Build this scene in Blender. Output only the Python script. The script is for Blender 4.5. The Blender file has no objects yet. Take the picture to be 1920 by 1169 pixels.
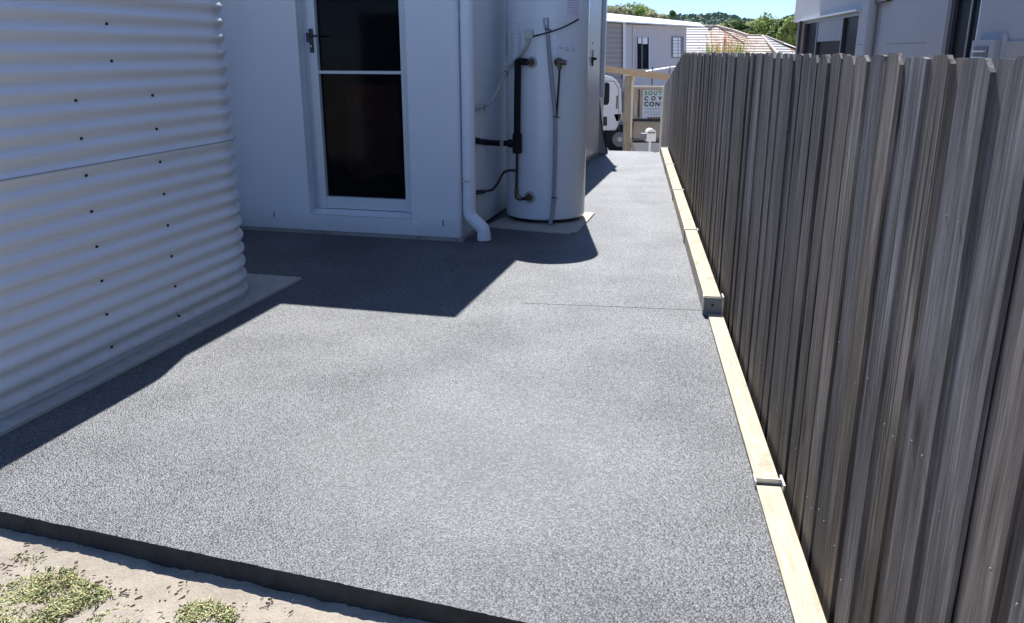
import bpy, bmesh, math, random
from mathutils import Vector, Matrix, noise
random.seed(7)
S = bpy.context.scene
C = S.collection
R = math.radians
PI = math.pi

# ------------------------------------------------------------------ camera, sky, sun, exposure
EYE = 1.25
PITCH = 17.147
FPX = 1580.0
cam_d = bpy.data.cameras.new('camera'); cam = bpy.data.objects.new('camera', cam_d); C.objects.link(cam)
cam.location = (0, 0, EYE); cam.rotation_euler = (R(90-PITCH), 0, 0)
cam_d.sensor_width = 36; cam_d.lens = FPX/1920*36; cam_d.clip_start = .05; cam_d.clip_end = 3000
S.camera = cam
SUN_AZ, SUN_EL = 0.4, 56.0           # azimuth clockwise from +Y
w = bpy.data.worlds.new('World'); S.world = w; w.use_nodes = True
nt = w.node_tree; nt.nodes.clear()
sky = nt.nodes.new('ShaderNodeTexSky'); sky.sky_type = 'NISHITA'; sky.sun_disc = False
sky.sun_elevation = R(SUN_EL); sky.sun_rotation = R(SUN_AZ); sky.air_density = 1.0; sky.dust_density = 0.0; sky.ozone_density = 3.0
bg = nt.nodes.new('ShaderNodeBackground'); bg.inputs[1].default_value = .122
ow = nt.nodes.new('ShaderNodeOutputWorld'); tcw = nt.nodes.new('ShaderNodeTexCoord'); lift = nt.nodes.new('ShaderNodeVectorMath'); lift.operation = 'ADD'; lift.inputs[1].default_value = (0, 0, .075)
nrmw = nt.nodes.new('ShaderNodeVectorMath'); nrmw.operation = 'NORMALIZE'; nt.links.new(tcw.outputs['Generated'], lift.inputs[0]); nt.links.new(lift.outputs[0], nrmw.inputs[0]); nt.links.new(nrmw.outputs[0], sky.inputs[0])
tint = nt.nodes.new('ShaderNodeVectorMath'); tint.operation = 'MULTIPLY'; tint.inputs[1].default_value = (.76, .83, 1.0)
nt.links.new(sky.outputs[0], tint.inputs[0]); nt.links.new(tint.outputs[0], bg.inputs[0]); nt.links.new(bg.outputs[0], ow.inputs[0])
sd = bpy.data.lights.new('sun', 'SUN'); sd.energy = 5.0; sd.angle = R(.5); sd.color = (1, .975, .945)
so = bpy.data.objects.new('sun', sd); C.objects.link(so); so.location = (0, 10, 20)
dv = Vector((math.sin(R(SUN_AZ))*math.cos(R(SUN_EL)), math.cos(R(SUN_AZ))*math.cos(R(SUN_EL)), math.sin(R(SUN_EL))))
so.rotation_euler = dv.to_track_quat('Z', 'Y').to_euler()
S.view_settings.view_transform = 'Standard'; S.view_settings.look = 'None'
S.view_settings.exposure = .74; S.view_settings.gamma = 1; S.view_settings.use_curve_mapping = False

# ------------------------------------------------------------------ materials
def nodes(m): return m.node_tree.nodes, m.node_tree.links
def mat(name, col, rough=.6, spec=.5, metal=0, var=0, vscale=6, bump=0, bscale=60, stretch=None, coords='Object', col2=None, coat=0):
    m = bpy.data.materials.new(name); m.use_nodes = True
    n, l = nodes(m); p = n['Principled BSDF']
    p.inputs['Base Color'].default_value = (*col, 1); p.inputs['Roughness'].default_value = rough
    p.inputs['Specular IOR Level'].default_value = spec; p.inputs['Metallic'].default_value = metal
    p.inputs['Coat Weight'].default_value = coat
    tc = n.new('ShaderNodeTexCoord'); mp = n.new('ShaderNodeMapping'); l.new(tc.outputs[coords], mp.inputs[0])
    if stretch: mp.inputs['Scale'].default_value = stretch
    if var or col2:
        t = n.new('ShaderNodeTexNoise'); t.inputs['Scale'].default_value = vscale; t.inputs['Detail'].default_value = 6; t.inputs['Roughness'].default_value = .65
        l.new(mp.outputs[0], t.inputs['Vector'])
        r = n.new('ShaderNodeValToRGB'); r.color_ramp.elements[0].position = .32; r.color_ramp.elements[1].position = .68
        c2 = col2 or tuple(min(1, c*(1+var)) for c in col); c1 = col if col2 else tuple(c*(1-var) for c in col)
        r.color_ramp.elements[0].color = (*c1, 1); r.color_ramp.elements[1].color = (*c2, 1)
        l.new(t.outputs[0], r.inputs[0]); l.new(r.outputs[0], p.inputs['Base Color'])
    if bump:
        t = n.new('ShaderNodeTexNoise'); t.inputs['Scale'].default_value = bscale; t.inputs['Detail'].default_value = 4
        l.new(mp.outputs[0], t.inputs['Vector'])
        b = n.new('ShaderNodeBump'); b.inputs['Strength'].default_value = bump; b.inputs['Distance'].default_value = .01
        l.new(t.outputs[0], b.inputs['Height']); l.new(b.outputs[0], p.inputs['Normal'])
    return m

M = {}
M['render'] = mat('render_paint', (.72, .76, .80), .75, .3, var=.025, vscale=2.2, bump=.12, bscale=180)
M['render_side'] = M['render']
M['alu'] = mat('white_powdercoat', (.62, .66, .69), .35, .5, var=.02, vscale=9)
M['tankwhite'] = mat('enamel_white', (.72, .76, .80), .22, .5, var=.02, vscale=3)
M['corr'] = mat('corrugated_paint', (.70, .72, .74), .28, .55, var=.03, vscale=1.5)
M['pvc'] = mat('pvc_white', (.74, .78, .83), .4, .5, var=.03, vscale=14)
M['black'] = mat('black_plastic', (.012, .012, .013), .45, .5)
M['foam'] = mat('black_foam', (.010, .010, .012), .85, .3, bump=.3, bscale=90)
M['copper'] = mat('dull_copper', (.05, .028, .022), .5, .5, metal=.4, var=.3, vscale=40)
M['brass'] = mat('brass', (.16, .13, .09), .4, .5, metal=.7, var=.3, vscale=60)
M['conduit'] = mat('grey_conduit', (.32, .33, .36), .5, .4, var=.05)
M['flex'] = mat('grey_flex_conduit', (.40, .41, .40), .5, .4, var=.05)
M['label'] = mat('label_paper', (.66, .68, .76), .4, .5)
M['ink'] = mat('label_ink', (.30, .33, .42), .6, .3)
M['inkdark'] = mat('label_ink_dark', (.12, .13, .18), .6, .3)
M['gal'] = mat('galvanised', (.50, .51, .51), .42, .5, metal=.65, var=.15, vscale=25)
M['galdark'] = mat('galvanised_dull', (.20, .21, .21), .55, .5, metal=.3, var=.12, vscale=18)
M['concrete'] = mat('pad_concrete', (.44, .41, .36), .85, .3, var=.12, vscale=12, bump=.25, bscale=220)
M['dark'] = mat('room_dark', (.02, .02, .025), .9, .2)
M['cloth'] = mat('maroon_cloth', (.34, .12, .08), .9, .2, var=.3, vscale=8)
M['rubber'] = mat('tyre_rubber', (.018, .018, .019), .8, .3)
M['truckwhite'] = mat('truck_white', (.80, .80, .78), .3, .5, var=.03)
M['beige'] = mat('beige_tray_paint', (.50, .41, .28), .6, .4, var=.12, vscale=3)
M['cream'] = mat('cream_trim', (.62, .54, .40), .6, .4, var=.08, vscale=3)
M['postwood'] = mat('weathered_post', (.22, .19, .13), .85, .3, col2=(.40, .35, .26), vscale=3, stretch=(8, 8, 1.2), bump=.4, bscale=30)
M['beam'] = mat('beam_timber', (.38, .28, .17), .8, .3, col2=(.52, .40, .26), vscale=5, stretch=(1, 6, 6))
M['signwhite'] = mat('sign_white', (.68, .72, .72), .5, .4)
M['green'] = mat('sign_green', (.10, .30, .10), .5, .4)
M['signblack'] = mat('sign_black', (.02, .02, .03), .5, .4)
M['signbrown'] = mat('sign_brown', (.22, .12, .10), .5, .4)
M['hwall'] = mat('far_wall_paint', (.52, .50, .52), .8, .3, var=.04, vscale=.8)
M['roofwhite'] = mat('white_roof_sheet', (.80, .80, .82), .5, .4, var=.03, vscale=.6)
M['nwall'] = mat('neighbour_cladding', (.40, .40, .41), .7, .3, var=.04, vscale=1.2, bump=.08, bscale=80)
M['npanel'] = mat('beige_panel', (.40, .37, .34), .8, .3, var=.06, vscale=4)
M['nbrick'] = mat('brown_brick', (.16, .11, .09), .9, .3, var=.2, vscale=10)
M['frame_dark'] = mat('dark_window_frame', (.05, .05, .06), .4, .5)
M['blind'] = mat('grey_blind', (.20, .215, .24), .6, .4, var=.05)
M['leaf_d'] = mat('leaf_dark', (.08, .13, .035), .6, .3, col2=(.22, .31, .09), vscale=1.1)
M['leaf_l'] = mat('leaf_light', (.16, .23, .055), .6, .3, col2=(.42, .50, .17), vscale=1.0)
M['leaf_o'] = mat('leaf_olive', (.20, .21, .09), .6, .3, col2=(.46, .44, .26), vscale=1.0)
M['bark'] = mat('bark', (.12, .095, .07), .9, .2, var=.3, vscale=3)
M['hill'] = mat('hill_green', (.09, .13, .10), .9, .2, col2=(.17, .22, .17), vscale=.12)
M['straw'] = mat('dry_grass', (.50, .22, .10), .8, .2, var=.25, vscale=4)
M['frond'] = mat('green_frond', (.22, .32, .06), .6, .3, var=.3, vscale=6)
M['soiled'] = mat('ledge_concrete', (.28, .27, .25), .9, .3, var=.2, vscale=9, bump=.3, bscale=150)
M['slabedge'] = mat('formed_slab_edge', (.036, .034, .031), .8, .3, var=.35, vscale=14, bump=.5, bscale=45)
M['tarp'] = mat('grey_downpipe_skirt', (.36, .37, .38), .6, .3, var=.06)
M['asphalt'] = mat('road_asphalt', (.05, .05, .052), .9, .3, var=.15, vscale=3, bump=.4, bscale=60)
M['grey'] = mat('grey_render_end', (.30, .30, .30), .8, .3, var=.05)
M['debris'] = mat('dry_litter', (.17, .13, .09), .9, .2, var=.5, vscale=30)

def splash(m, h, k):
    n, l = nodes(m); p = n['Principled BSDF']; tc = n.new('ShaderNodeTexCoord'); sx = n.new('ShaderNodeSeparateXYZ'); l.new(tc.outputs['Object'], sx.inputs[0])
    t = n.new('ShaderNodeTexNoise'); t.inputs['Scale'].default_value = 14; t.inputs['Detail'].default_value = 8; t.inputs['Roughness'].default_value = .75; l.new(tc.outputs['Object'], t.inputs['Vector'])
    a = n.new('ShaderNodeMath'); a.operation = 'MULTIPLY_ADD'; a.inputs[1].default_value = -h*2.2; l.new(t.outputs[0], a.inputs[0]); l.new(sx.outputs[2], a.inputs[2])
    r = n.new('ShaderNodeMapRange'); r.inputs['From Min'].default_value = -h*1.0; r.inputs['From Max'].default_value = h*.35; r.inputs['To Min'].default_value = k; r.inputs['To Max'].default_value = 0; l.new(a.outputs[0], r.inputs['Value'])
    mx = n.new('ShaderNodeMix'); mx.data_type = 'RGBA'; mx.inputs['B'].default_value = (.30, .26, .21, 1); l.new(r.outputs[0], mx.inputs['Factor'])
    l.new(p.inputs['Base Color'].links[0].from_socket, mx.inputs['A']); l.new(mx.outputs['Result'], p.inputs['Base Color'])
splash(M['corr'], .14, .42); splash(M['render'], .12, .35)

# glass: dark, sees a little through
def glass(name, tint, alpha):
    m = bpy.data.materials.new(name); m.use_nodes = True; n, l = nodes(m); p = n['Principled BSDF']
    p.inputs['Base Color'].default_value = (*tint, 1); p.inputs['Roughness'].default_value = .08
    p.inputs['Specular IOR Level'].default_value = .12; p.inputs['Alpha'].default_value = alpha
    return m
M['glass'] = glass('door_glass', (.006, .007, .009), .50)
M['wglass'] = glass('window_glass', (.014, .016, .022), .88)
M['wglass'].node_tree.nodes['Principled BSDF'].inputs['IOR'].default_value = 1.12; M['wglass'].node_tree.nodes['Principled BSDF'].inputs['Roughness'].default_value = .25
M['cabglass'] = glass('cab_glass', (.02, .025, .03), .95)

# slab coating : dark sealed spray-stone, glossy pebbles
def coating():
    m = bpy.data.materials.new('sealed_stone_coating'); m.use_nodes = True; n, l = nodes(m); p = n['Principled BSDF']
    tc = n.new('ShaderNodeTexCoord')
    v = n.new('ShaderNodeTexVoronoi'); v.feature = 'F1'; v.inputs['Scale'].default_value = 165; v.inputs['Randomness'].default_value = 1
    nz = n.new('ShaderNodeTexNoise'); nz.inputs['Scale'].default_value = 90; nz.inputs['Detail'].default_value = 4; nz.inputs['Roughness'].default_value = .7
    v2 = n.new('ShaderNodeTexNoise'); v2.inputs['Scale'].default_value = 200; v2.inputs['Detail'].default_value = 3
    for t in (v, nz, v2): l.new(tc.outputs['Object'], t.inputs['Vector'])
    inv = n.new('ShaderNodeMath'); inv.operation = 'MULTIPLY_ADD'; inv.inputs[1].default_value = -1.0; inv.inputs[2].default_value = 1.0
    l.new(v.outputs['Distance'], inv.inputs[0])
    s1 = n.new('ShaderNodeMath'); s1.operation = 'MULTIPLY_ADD'; s1.inputs[1].default_value = .55; l.new(nz.outputs[0], s1.inputs[0]); l.new(inv.outputs[0], s1.inputs[2])
    s2 = n.new('ShaderNodeMath'); s2.operation = 'MULTIPLY_ADD'; s2.inputs[1].default_value = .35; l.new(v2.outputs[0], s2.inputs[0]); l.new(s1.outputs[0], s2.inputs[2])
    # trowelled smoother patches
    big = n.new('ShaderNodeTexNoise'); big.inputs['Scale'].default_value = .9; big.inputs['Detail'].default_value = 2
    l.new(tc.outputs['Object'], big.inputs['Vector'])
    dist = n.new('ShaderNodeVectorMath'); dist.operation = 'DISTANCE'
    mp = n.new('ShaderNodeMapping'); mp.inputs['Scale'].default_value = (1.0, 1.0, 0); l.new(tc.outputs['Object'], mp.inputs[0])
    l.new(mp.outputs[0], dist.inputs[0]); dist.inputs[1].default_value = (-.15, 2.35, 0)
    a = n.new('ShaderNodeMath'); a.operation = 'MULTIPLY_ADD'; a.inputs[1].default_value = .9; l.new(big.outputs[0], a.inputs[0]); l.new(dist.outputs['Value'], a.inputs[2])
    mr = n.new('ShaderNodeMapRange'); mr.inputs['From Min'].default_value = .70; mr.inputs['From Max'].default_value = 1.35
    mr.inputs['To Min'].default_value = .28; mr.inputs['To Max'].default_value = .62; l.new(a.outputs[0], mr.inputs['Value'])
    b = n.new('ShaderNodeBump'); b.inputs['Distance'].default_value = .0062
    l.new(mr.outputs[0], b.inputs['Strength']); l.new(s2.outputs[0], b.inputs['Height']); l.new(b.outputs[0], p.inputs['Normal'])
    # colour: charcoal stones with paler flecks, dark joint line
    v3 = n.new('ShaderNodeTexVoronoi'); v3.inputs['Scale'].default_value = 165; l.new(tc.outputs['Object'], v3.inputs['Vector'])
    sep = n.new('ShaderNodeSeparateColor'); l.new(v3.outputs['Color'], sep.inputs[0])
    r = n.new('ShaderNodeValToRGB'); e = r.color_ramp.elements
    e[0].position = .0; e[0].color = (.008, .009, .010, 1); e[1].position = 1; e[1].color = (.12, .12, .125, 1)
    x = e.new(.6); x.color = (.022, .023, .026, 1)
    l.new(sep.outputs[0], r.inputs[0])
    sx = n.new('ShaderNodeSeparateXYZ'); l.new(tc.outputs['Object'], sx.inputs[0])
    wob = n.new('ShaderNodeMath'); wob.operation = 'MULTIPLY_ADD'; wob.inputs[1].default_value = .05; l.new(big.outputs[0], wob.inputs[0]); l.new(sx.outputs[1], wob.inputs[2])
    tilt = n.new('ShaderNodeMath'); tilt.operation = 'MULTIPLY_ADD'; tilt.inputs[1].default_value = .16; l.new(sx.outputs[0], tilt.inputs[0]); l.new(wob.outputs[0], tilt.inputs[2])
    cmp = n.new('ShaderNodeMath'); cmp.operation = 'COMPARE'; cmp.inputs[1].default_value = 4.24; cmp.inputs[2].default_value = .006; l.new(tilt.outputs[0], cmp.inputs[0])
    gx = n.new('ShaderNodeMath'); gx.operation = 'GREATER_THAN'; gx.inputs[1].default_value = .05; l.new(sx.outputs[0], gx.inputs[0])
    cm = n.new('ShaderNodeMath'); cm.operation = 'MULTIPLY'; l.new(cmp.outputs[0], cm.inputs[0]); l.new(gx.outputs[0], cm.inputs[1])
    cm2 = n.new('ShaderNodeMath'); cm2.operation = 'MULTIPLY'; cm2.inputs[1].default_value = .7; l.new(cm.outputs[0], cm2.inputs[0])
    cm_keep = cm2; mx = n.new('ShaderNodeMix'); mx.data_type = 'RGBA'; mx.inputs['B'].default_value = (.01, .01, .012, 1)
    l.new(cm2.outputs[0], mx.inputs['Factor']); l.new(r.outputs[0], mx.inputs['A']); l.new(mx.outputs['Result'], p.inputs['Base Color'])
    p.inputs['Roughness'].default_value = .60; p.inputs['IOR'].default_value = 1.85
    p.inputs['Specular Tint'].default_value = (.96, .98, 1, 1)
    pit = n.new('ShaderNodeMapRange'); pit.inputs['From Min'].default_value = .42; pit.inputs['From Max'].default_value = .72; pit.inputs['To Min'].default_value = .95; pit.inputs['To Max'].default_value = .42
    l.new(v.outputs['Distance'], pit.inputs['Value']); vr = n.new('ShaderNodeTexNoise'); vr.inputs['Scale'].default_value = 2.3; vr.inputs['Detail'].default_value = 5; l.new(tc.outputs['Object'], vr.inputs['Vector'])
    vm = n.new('ShaderNodeMapRange'); vm.inputs['From Min'].default_value = .35; vm.inputs['From Max'].default_value = .65; vm.inputs['To Min'].default_value = .80; vm.inputs['To Max'].default_value = 1.08; l.new(vr.outputs[0], vm.inputs['Value'])
    pm = n.new('ShaderNodeMath'); pm.operation = 'MULTIPLY'; l.new(pit.outputs[0], pm.inputs[0]); l.new(vm.outputs[0], pm.inputs[1]); pf = n.new('ShaderNodeMapRange'); pf.inputs['From Min'].default_value = .28; pf.inputs['From Max'].default_value = .62; pf.inputs['To Min'].default_value = .35; pf.inputs['To Max'].default_value = 1; l.new(mr.outputs[0], pf.inputs['Value'])
    pmx = n.new('ShaderNodeMix'); pmx.inputs['A'].default_value = .36; l.new(pf.outputs[0], pmx.inputs['Factor']); l.new(pm.outputs[0], pmx.inputs['B'])
    iv = n.new('ShaderNodeMath'); iv.operation = 'SUBTRACT'; iv.inputs[0].default_value = 1; l.new(cm_keep.outputs[0], iv.inputs[1])
    fin = n.new('ShaderNodeMath'); fin.operation = 'MULTIPLY'; l.new(pmx.outputs['Result'], fin.inputs[0]); l.new(iv.outputs[0], fin.inputs[1]); l.new(fin.outputs[0], p.inputs['Specular IOR Level'])
    return m
M['coating'] = coating()

def soil():
    m = bpy.data.materials.new('sandy_soil'); m.use_nodes = True; n, l = nodes(m); p = n['Principled BSDF']
    tc = n.new('ShaderNodeTexCoord')
    t = n.new('ShaderNodeTexNoise'); t.inputs['Scale'].default_value = 5; t.inputs['Detail'].default_value = 8; t.inputs['Roughness'].default_value = .7
    t2 = n.new('ShaderNodeTexNoise'); t2.inputs['Scale'].default_value = 160; t2.inputs['Detail'].default_value = 4
    for q in (t, t2): l.new(tc.outputs['Object'], q.inputs['Vector'])
    r = n.new('ShaderNodeValToRGB'); e = r.color_ramp.elements
    e[0].position = .3; e[0].color = (.23, .19, .15, 1); e[1].position = .7; e[1].color = (.42, .37, .295, 1)
    mx = n.new('ShaderNodeMath'); mx.operation = 'MULTIPLY_ADD'; mx.inputs[1].default_value = .45; l.new(t2.outputs[0], mx.inputs[0])
    sc = n.new('ShaderNodeMath'); sc.operation = 'MULTIPLY'; sc.inputs[1].default_value = .6; l.new(t.outputs[0], sc.inputs[0]); l.new(sc.outputs[0], mx.inputs[2])
    l.new(mx.outputs[0], r.inputs[0]); l.new(r.outputs[0], p.inputs['Base Color'])
    b = n.new('ShaderNodeBump'); b.inputs['Strength'].default_value = .5; b.inputs['Distance'].default_value = .004; l.new(t2.outputs[0], b.inputs['Height']); l.new(b.outputs[0], p.inputs['Normal'])
    p.inputs['Roughness'].default_value = .95; p.inputs['Specular IOR Level'].default_value = .2
    return m
M['soil'] = soil()

def paling_mat():
    m = bpy.data.materials.new('weathered_hardwood'); m.use_nodes = True; n, l = nodes(m); p = n['Principled BSDF']
    tc = n.new('ShaderNodeTexCoord'); oi = n.new('ShaderNodeObjectInfo')
    off = n.new('ShaderNodeVectorMath'); off.operation = 'MULTIPLY_ADD'
    cmb = n.new('ShaderNodeCombineXYZ')
    for i in range(3): l.new(oi.outputs['Random'], cmb.inputs[i])
    off.inputs[1].default_value = (37, 53, 71); l.new(cmb.outputs[0], off.inputs[0]); l.new(tc.outputs['Object'], off.inputs[2])
    mp = n.new('ShaderNodeMapping'); mp.inputs['Scale'].default_value = (1, 1, .035); l.new(off.outputs[0], mp.inputs[0])
    g = n.new('ShaderNodeTexNoise'); g.inputs['Scale'].default_value = 95; g.inputs['Detail'].default_value = 7; g.inputs['Roughness'].default_value = .75; l.new(mp.outputs[0], g.inputs['Vector'])
    mp2 = n.new('ShaderNodeMapping'); mp2.inputs['Scale'].default_value = (1, 1, .12); l.new(off.outputs[0], mp2.inputs[0])
    g2 = n.new('ShaderNodeTexNoise'); g2.inputs['Scale'].default_value = 14; g2.inputs['Detail'].default_value = 5; g2.inputs['Distortion'].default_value = .8; l.new(mp2.outputs[0], g2.inputs['Vector'])
    # saw marks across
    wv = n.new('ShaderNodeTexWave'); wv.bands_direction = 'Z'; wv.inputs['Scale'].default_value = 30; wv.inputs['Distortion'].default_value = 3; wv.inputs['Detail'].default_value = 2; l.new(off.outputs[0], wv.inputs['Vector'])
    r = n.new('ShaderNodeValToRGB'); e = r.color_ramp.elements
    e[0].position = .34; e[0].color = (.026, .023, .020, 1); e[1].position = .68; e[1].color = (.27, .255, .235, 1)
    x = e.new(.5); x.color = (.108, .100, .092, 1)
    ad = n.new('ShaderNodeMath'); ad.operation = 'MULTIPLY_ADD'; ad.inputs[1].default_value = .66; l.new(g.outputs[0], ad.inputs[0])
    h = n.new('ShaderNodeMath'); h.operation = 'MULTIPLY'; h.inputs[1].default_value = .34; l.new(g2.outputs[0], h.inputs[0]); l.new(h.outputs[0], ad.inputs[2])
    l.new(ad.outputs[0], r.inputs[0])
    # per board brightness and brown/grey hue
    br = n.new('ShaderNodeMapRange'); br.inputs['To Min'].default_value = .62; br.inputs['To Max'].default_value = 1.3; l.new(oi.outputs['Random'], br.inputs['Value'])
    hu = n.new('ShaderNodeMix'); hu.data_type = 'RGBA'; hu.inputs['A'].default_value = (.96, .98, 1.05, 1); hu.inputs['B'].default_value = (1.12, 1.0, .86, 1)
    fr = n.new('ShaderNodeMath'); fr.operation = 'FRACT'; m7 = n.new('ShaderNodeMath'); m7.operation = 'MULTIPLY'; m7.inputs[1].default_value = 13.7
    l.new(oi.outputs['Random'], m7.inputs[0]); l.new(m7.outputs[0], fr.inputs[0]); l.new(fr.outputs[0], hu.inputs['Factor'])
    vm = n.new('ShaderNodeVectorMath'); vm.operation = 'MULTIPLY'; l.new(r.outputs[0], vm.inputs[0]); l.new(hu.outputs['Result'], vm.inputs[1])
    vs = n.new('ShaderNodeVectorMath'); vs.operation = 'SCALE'; l.new(vm.outputs[0], vs.inputs[0]); l.new(br.outputs[0], vs.inputs['Scale'])
    # damp, dirtier wood lower down, plus ambient shade painted into its colour
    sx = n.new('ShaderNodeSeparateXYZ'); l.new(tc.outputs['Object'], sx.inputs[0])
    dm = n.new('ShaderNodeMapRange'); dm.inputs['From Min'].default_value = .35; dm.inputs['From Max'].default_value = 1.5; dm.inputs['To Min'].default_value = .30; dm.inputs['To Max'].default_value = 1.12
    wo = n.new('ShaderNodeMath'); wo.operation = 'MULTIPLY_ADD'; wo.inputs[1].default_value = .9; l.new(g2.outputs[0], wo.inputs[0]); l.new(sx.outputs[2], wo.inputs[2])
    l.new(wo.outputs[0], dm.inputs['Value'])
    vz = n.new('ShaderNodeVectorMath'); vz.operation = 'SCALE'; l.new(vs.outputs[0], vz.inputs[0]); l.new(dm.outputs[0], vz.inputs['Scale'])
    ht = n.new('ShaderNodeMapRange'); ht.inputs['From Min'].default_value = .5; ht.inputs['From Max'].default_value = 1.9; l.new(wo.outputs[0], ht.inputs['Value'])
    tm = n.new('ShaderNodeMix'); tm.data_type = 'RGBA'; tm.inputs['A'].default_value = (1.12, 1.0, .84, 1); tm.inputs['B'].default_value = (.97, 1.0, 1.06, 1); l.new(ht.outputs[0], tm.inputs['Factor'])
    kmp = n.new('ShaderNodeMapping'); kmp.inputs['Scale'].default_value = (1, 1, .32); l.new(off.outputs[0], kmp.inputs[0])
    kn = n.new('ShaderNodeTexVoronoi'); kn.inputs['Scale'].default_value = 8; l.new(kmp.outputs[0], kn.inputs['Vector'])
    kr = n.new('ShaderNodeMapRange'); kr.inputs['From Min'].default_value = .07; kr.inputs['From Max'].default_value = .17; kr.inputs['To Min'].default_value = .30; kr.inputs['To Max'].default_value = 1; l.new(kn.outputs['Distance'], kr.inputs['Value'])
    cmpn = n.new('ShaderNodeMapping'); cmpn.inputs['Scale'].default_value = (1, 1, .015); l.new(off.outputs[0], cmpn.inputs[0])
    ck = n.new('ShaderNodeTexNoise'); ck.inputs['Scale'].default_value = 55; ck.inputs['Detail'].default_value = 2; l.new(cmpn.outputs[0], ck.inputs['Vector'])
    cr = n.new('ShaderNodeMapRange'); cr.inputs['From Min'].default_value = .30; cr.inputs['From Max'].default_value = .36; cr.inputs['To Min'].default_value = .25; cr.inputs['To Max'].default_value = 1; l.new(ck.outputs[0], cr.inputs['Value'])
    kc = n.new('ShaderNodeMath'); kc.operation = 'MULTIPLY'; l.new(kr.outputs[0], kc.inputs[0]); l.new(cr.outputs[0], kc.inputs[1])
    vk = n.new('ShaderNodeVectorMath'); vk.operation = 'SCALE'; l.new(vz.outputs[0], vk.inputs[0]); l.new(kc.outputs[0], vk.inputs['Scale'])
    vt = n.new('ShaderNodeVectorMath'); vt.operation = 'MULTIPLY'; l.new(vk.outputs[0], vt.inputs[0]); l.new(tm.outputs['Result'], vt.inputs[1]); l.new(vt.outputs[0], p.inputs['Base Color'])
    hb = n.new('ShaderNodeMath'); hb.operation = 'MULTIPLY_ADD'; hb.inputs[1].default_value = 0; l.new(wv.outputs['Fac'], hb.inputs[0]); l.new(ad.outputs[0], hb.inputs[2])
    b = n.new('ShaderNodeBump'); b.inputs['Strength'].default_value = .9; b.inputs['Distance'].default_value = .005; l.new(hb.outputs[0], b.inputs['Height']); l.new(b.outputs[0], p.inputs['Normal'])
    p.inputs['Roughness'].default_value = .75; p.inputs['Specular IOR Level'].default_value = .35
    return m
M['paling'] = paling_mat()

def pine():
    m = bpy.data.materials.new('treated_pine_sleeper'); m.use_nodes = True; n, l = nodes(m); p = n['Principled BSDF']
    tc = n.new('ShaderNodeTexCoord'); oi = n.new('ShaderNodeObjectInfo')
    off = n.new('ShaderNodeVectorMath'); off.operation = 'ADD'; cmb = n.new('ShaderNodeCombineXYZ'); l.new(oi.outputs['Random'], cmb.inputs[1])
    l.new(cmb.outputs[0], off.inputs[0]); l.new(tc.outputs['Object'], off.inputs[1])
    mp = n.new('ShaderNodeMapping'); mp.inputs['Scale'].default_value = (1, .06, 1); l.new(off.outputs[0], mp.inputs[0])
    g = n.new('ShaderNodeTexNoise'); g.inputs['Scale'].default_value = 110; g.inputs['Detail'].default_value = 4; l.new(mp.outputs[0], g.inputs['Vector'])
    r = n.new('ShaderNodeValToRGB'); e = r.color_ramp.elements
    e[0].position = .3; e[0].color = (.42, .345, .235, 1); e[1].position = .7; e[1].color = (.60, .52, .39, 1); l.new(g.outputs[0], r.inputs[0])
    st = n.new('ShaderNodeTexNoise'); st.inputs['Scale'].default_value = 9; st.inputs['Detail'].default_value = 6; st.inputs['Roughness'].default_value = .7; l.new(off.outputs[0], st.inputs['Vector'])
    r2 = n.new('ShaderNodeValToRGB'); e = r2.color_ramp.elements; e[0].position = .53; e[0].color = (0, 0, 0, 1); e[1].position = .70; e[1].color = (.7, .7, .7, 1); l.new(st.outputs[0], r2.inputs[0])
    mx = n.new('ShaderNodeMix'); mx.data_type = 'RGBA'; mx.inputs['B'].default_value = (.20, .17, .12, 1); l.new(r2.outputs[0], mx.inputs['Factor']); l.new(r.outputs[0], mx.inputs['A'])
    l.new(mx.outputs['Result'], p.inputs['Base Color'])
    b = n.new('ShaderNodeBump'); b.inputs['Strength'].default_value = .3; b.inputs['Distance'].default_value = .003; l.new(g.outputs[0], b.inputs['Height']); l.new(b.outputs[0], p.inputs['Normal'])
    p.inputs['Roughness'].default_value = .8
    return m
M['pine'] = pine()

def translucent(m, k):
    n, l = nodes(m); p = n['Principled BSDF']; o = n['Material Output']; t = n.new('ShaderNodeBsdfTranslucent'); mx = n.new('ShaderNodeMixShader'); mx.inputs[0].default_value = k
    l.new(p.inputs['Base Color'].links[0].from_socket, t.inputs[0]); l.new(p.outputs[0], mx.inputs[1]); l.new(t.outputs[0], mx.inputs[2]); l.new(mx.outputs[0], o.inputs[0])
for q in ('leaf_d', 'leaf_l', 'leaf_o', 'straw', 'frond'): translucent(M[q], .5)

def grassmat():
    m = bpy.data.materials.new('grass_blades'); m.use_nodes = True; n, l = nodes(m); p = n['Principled BSDF']
    g = n.new('ShaderNodeNewGeometry'); r = n.new('ShaderNodeValToRGB'); e = r.color_ramp.elements
    e[0].position = 0; e[0].color = (.06, .10, .02, 1); e[1].position = 1; e[1].color = (.66, .58, .33, 1)
    x = e.new(.55); x.color = (.30, .31, .10, 1)
    l.new(g.outputs['Random Per Island'], r.inputs[0]); l.new(r.outputs[0], p.inputs['Base Color']); p.inputs['Roughness'].default_value = .7
    return m
M['grass'] = grassmat()

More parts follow.
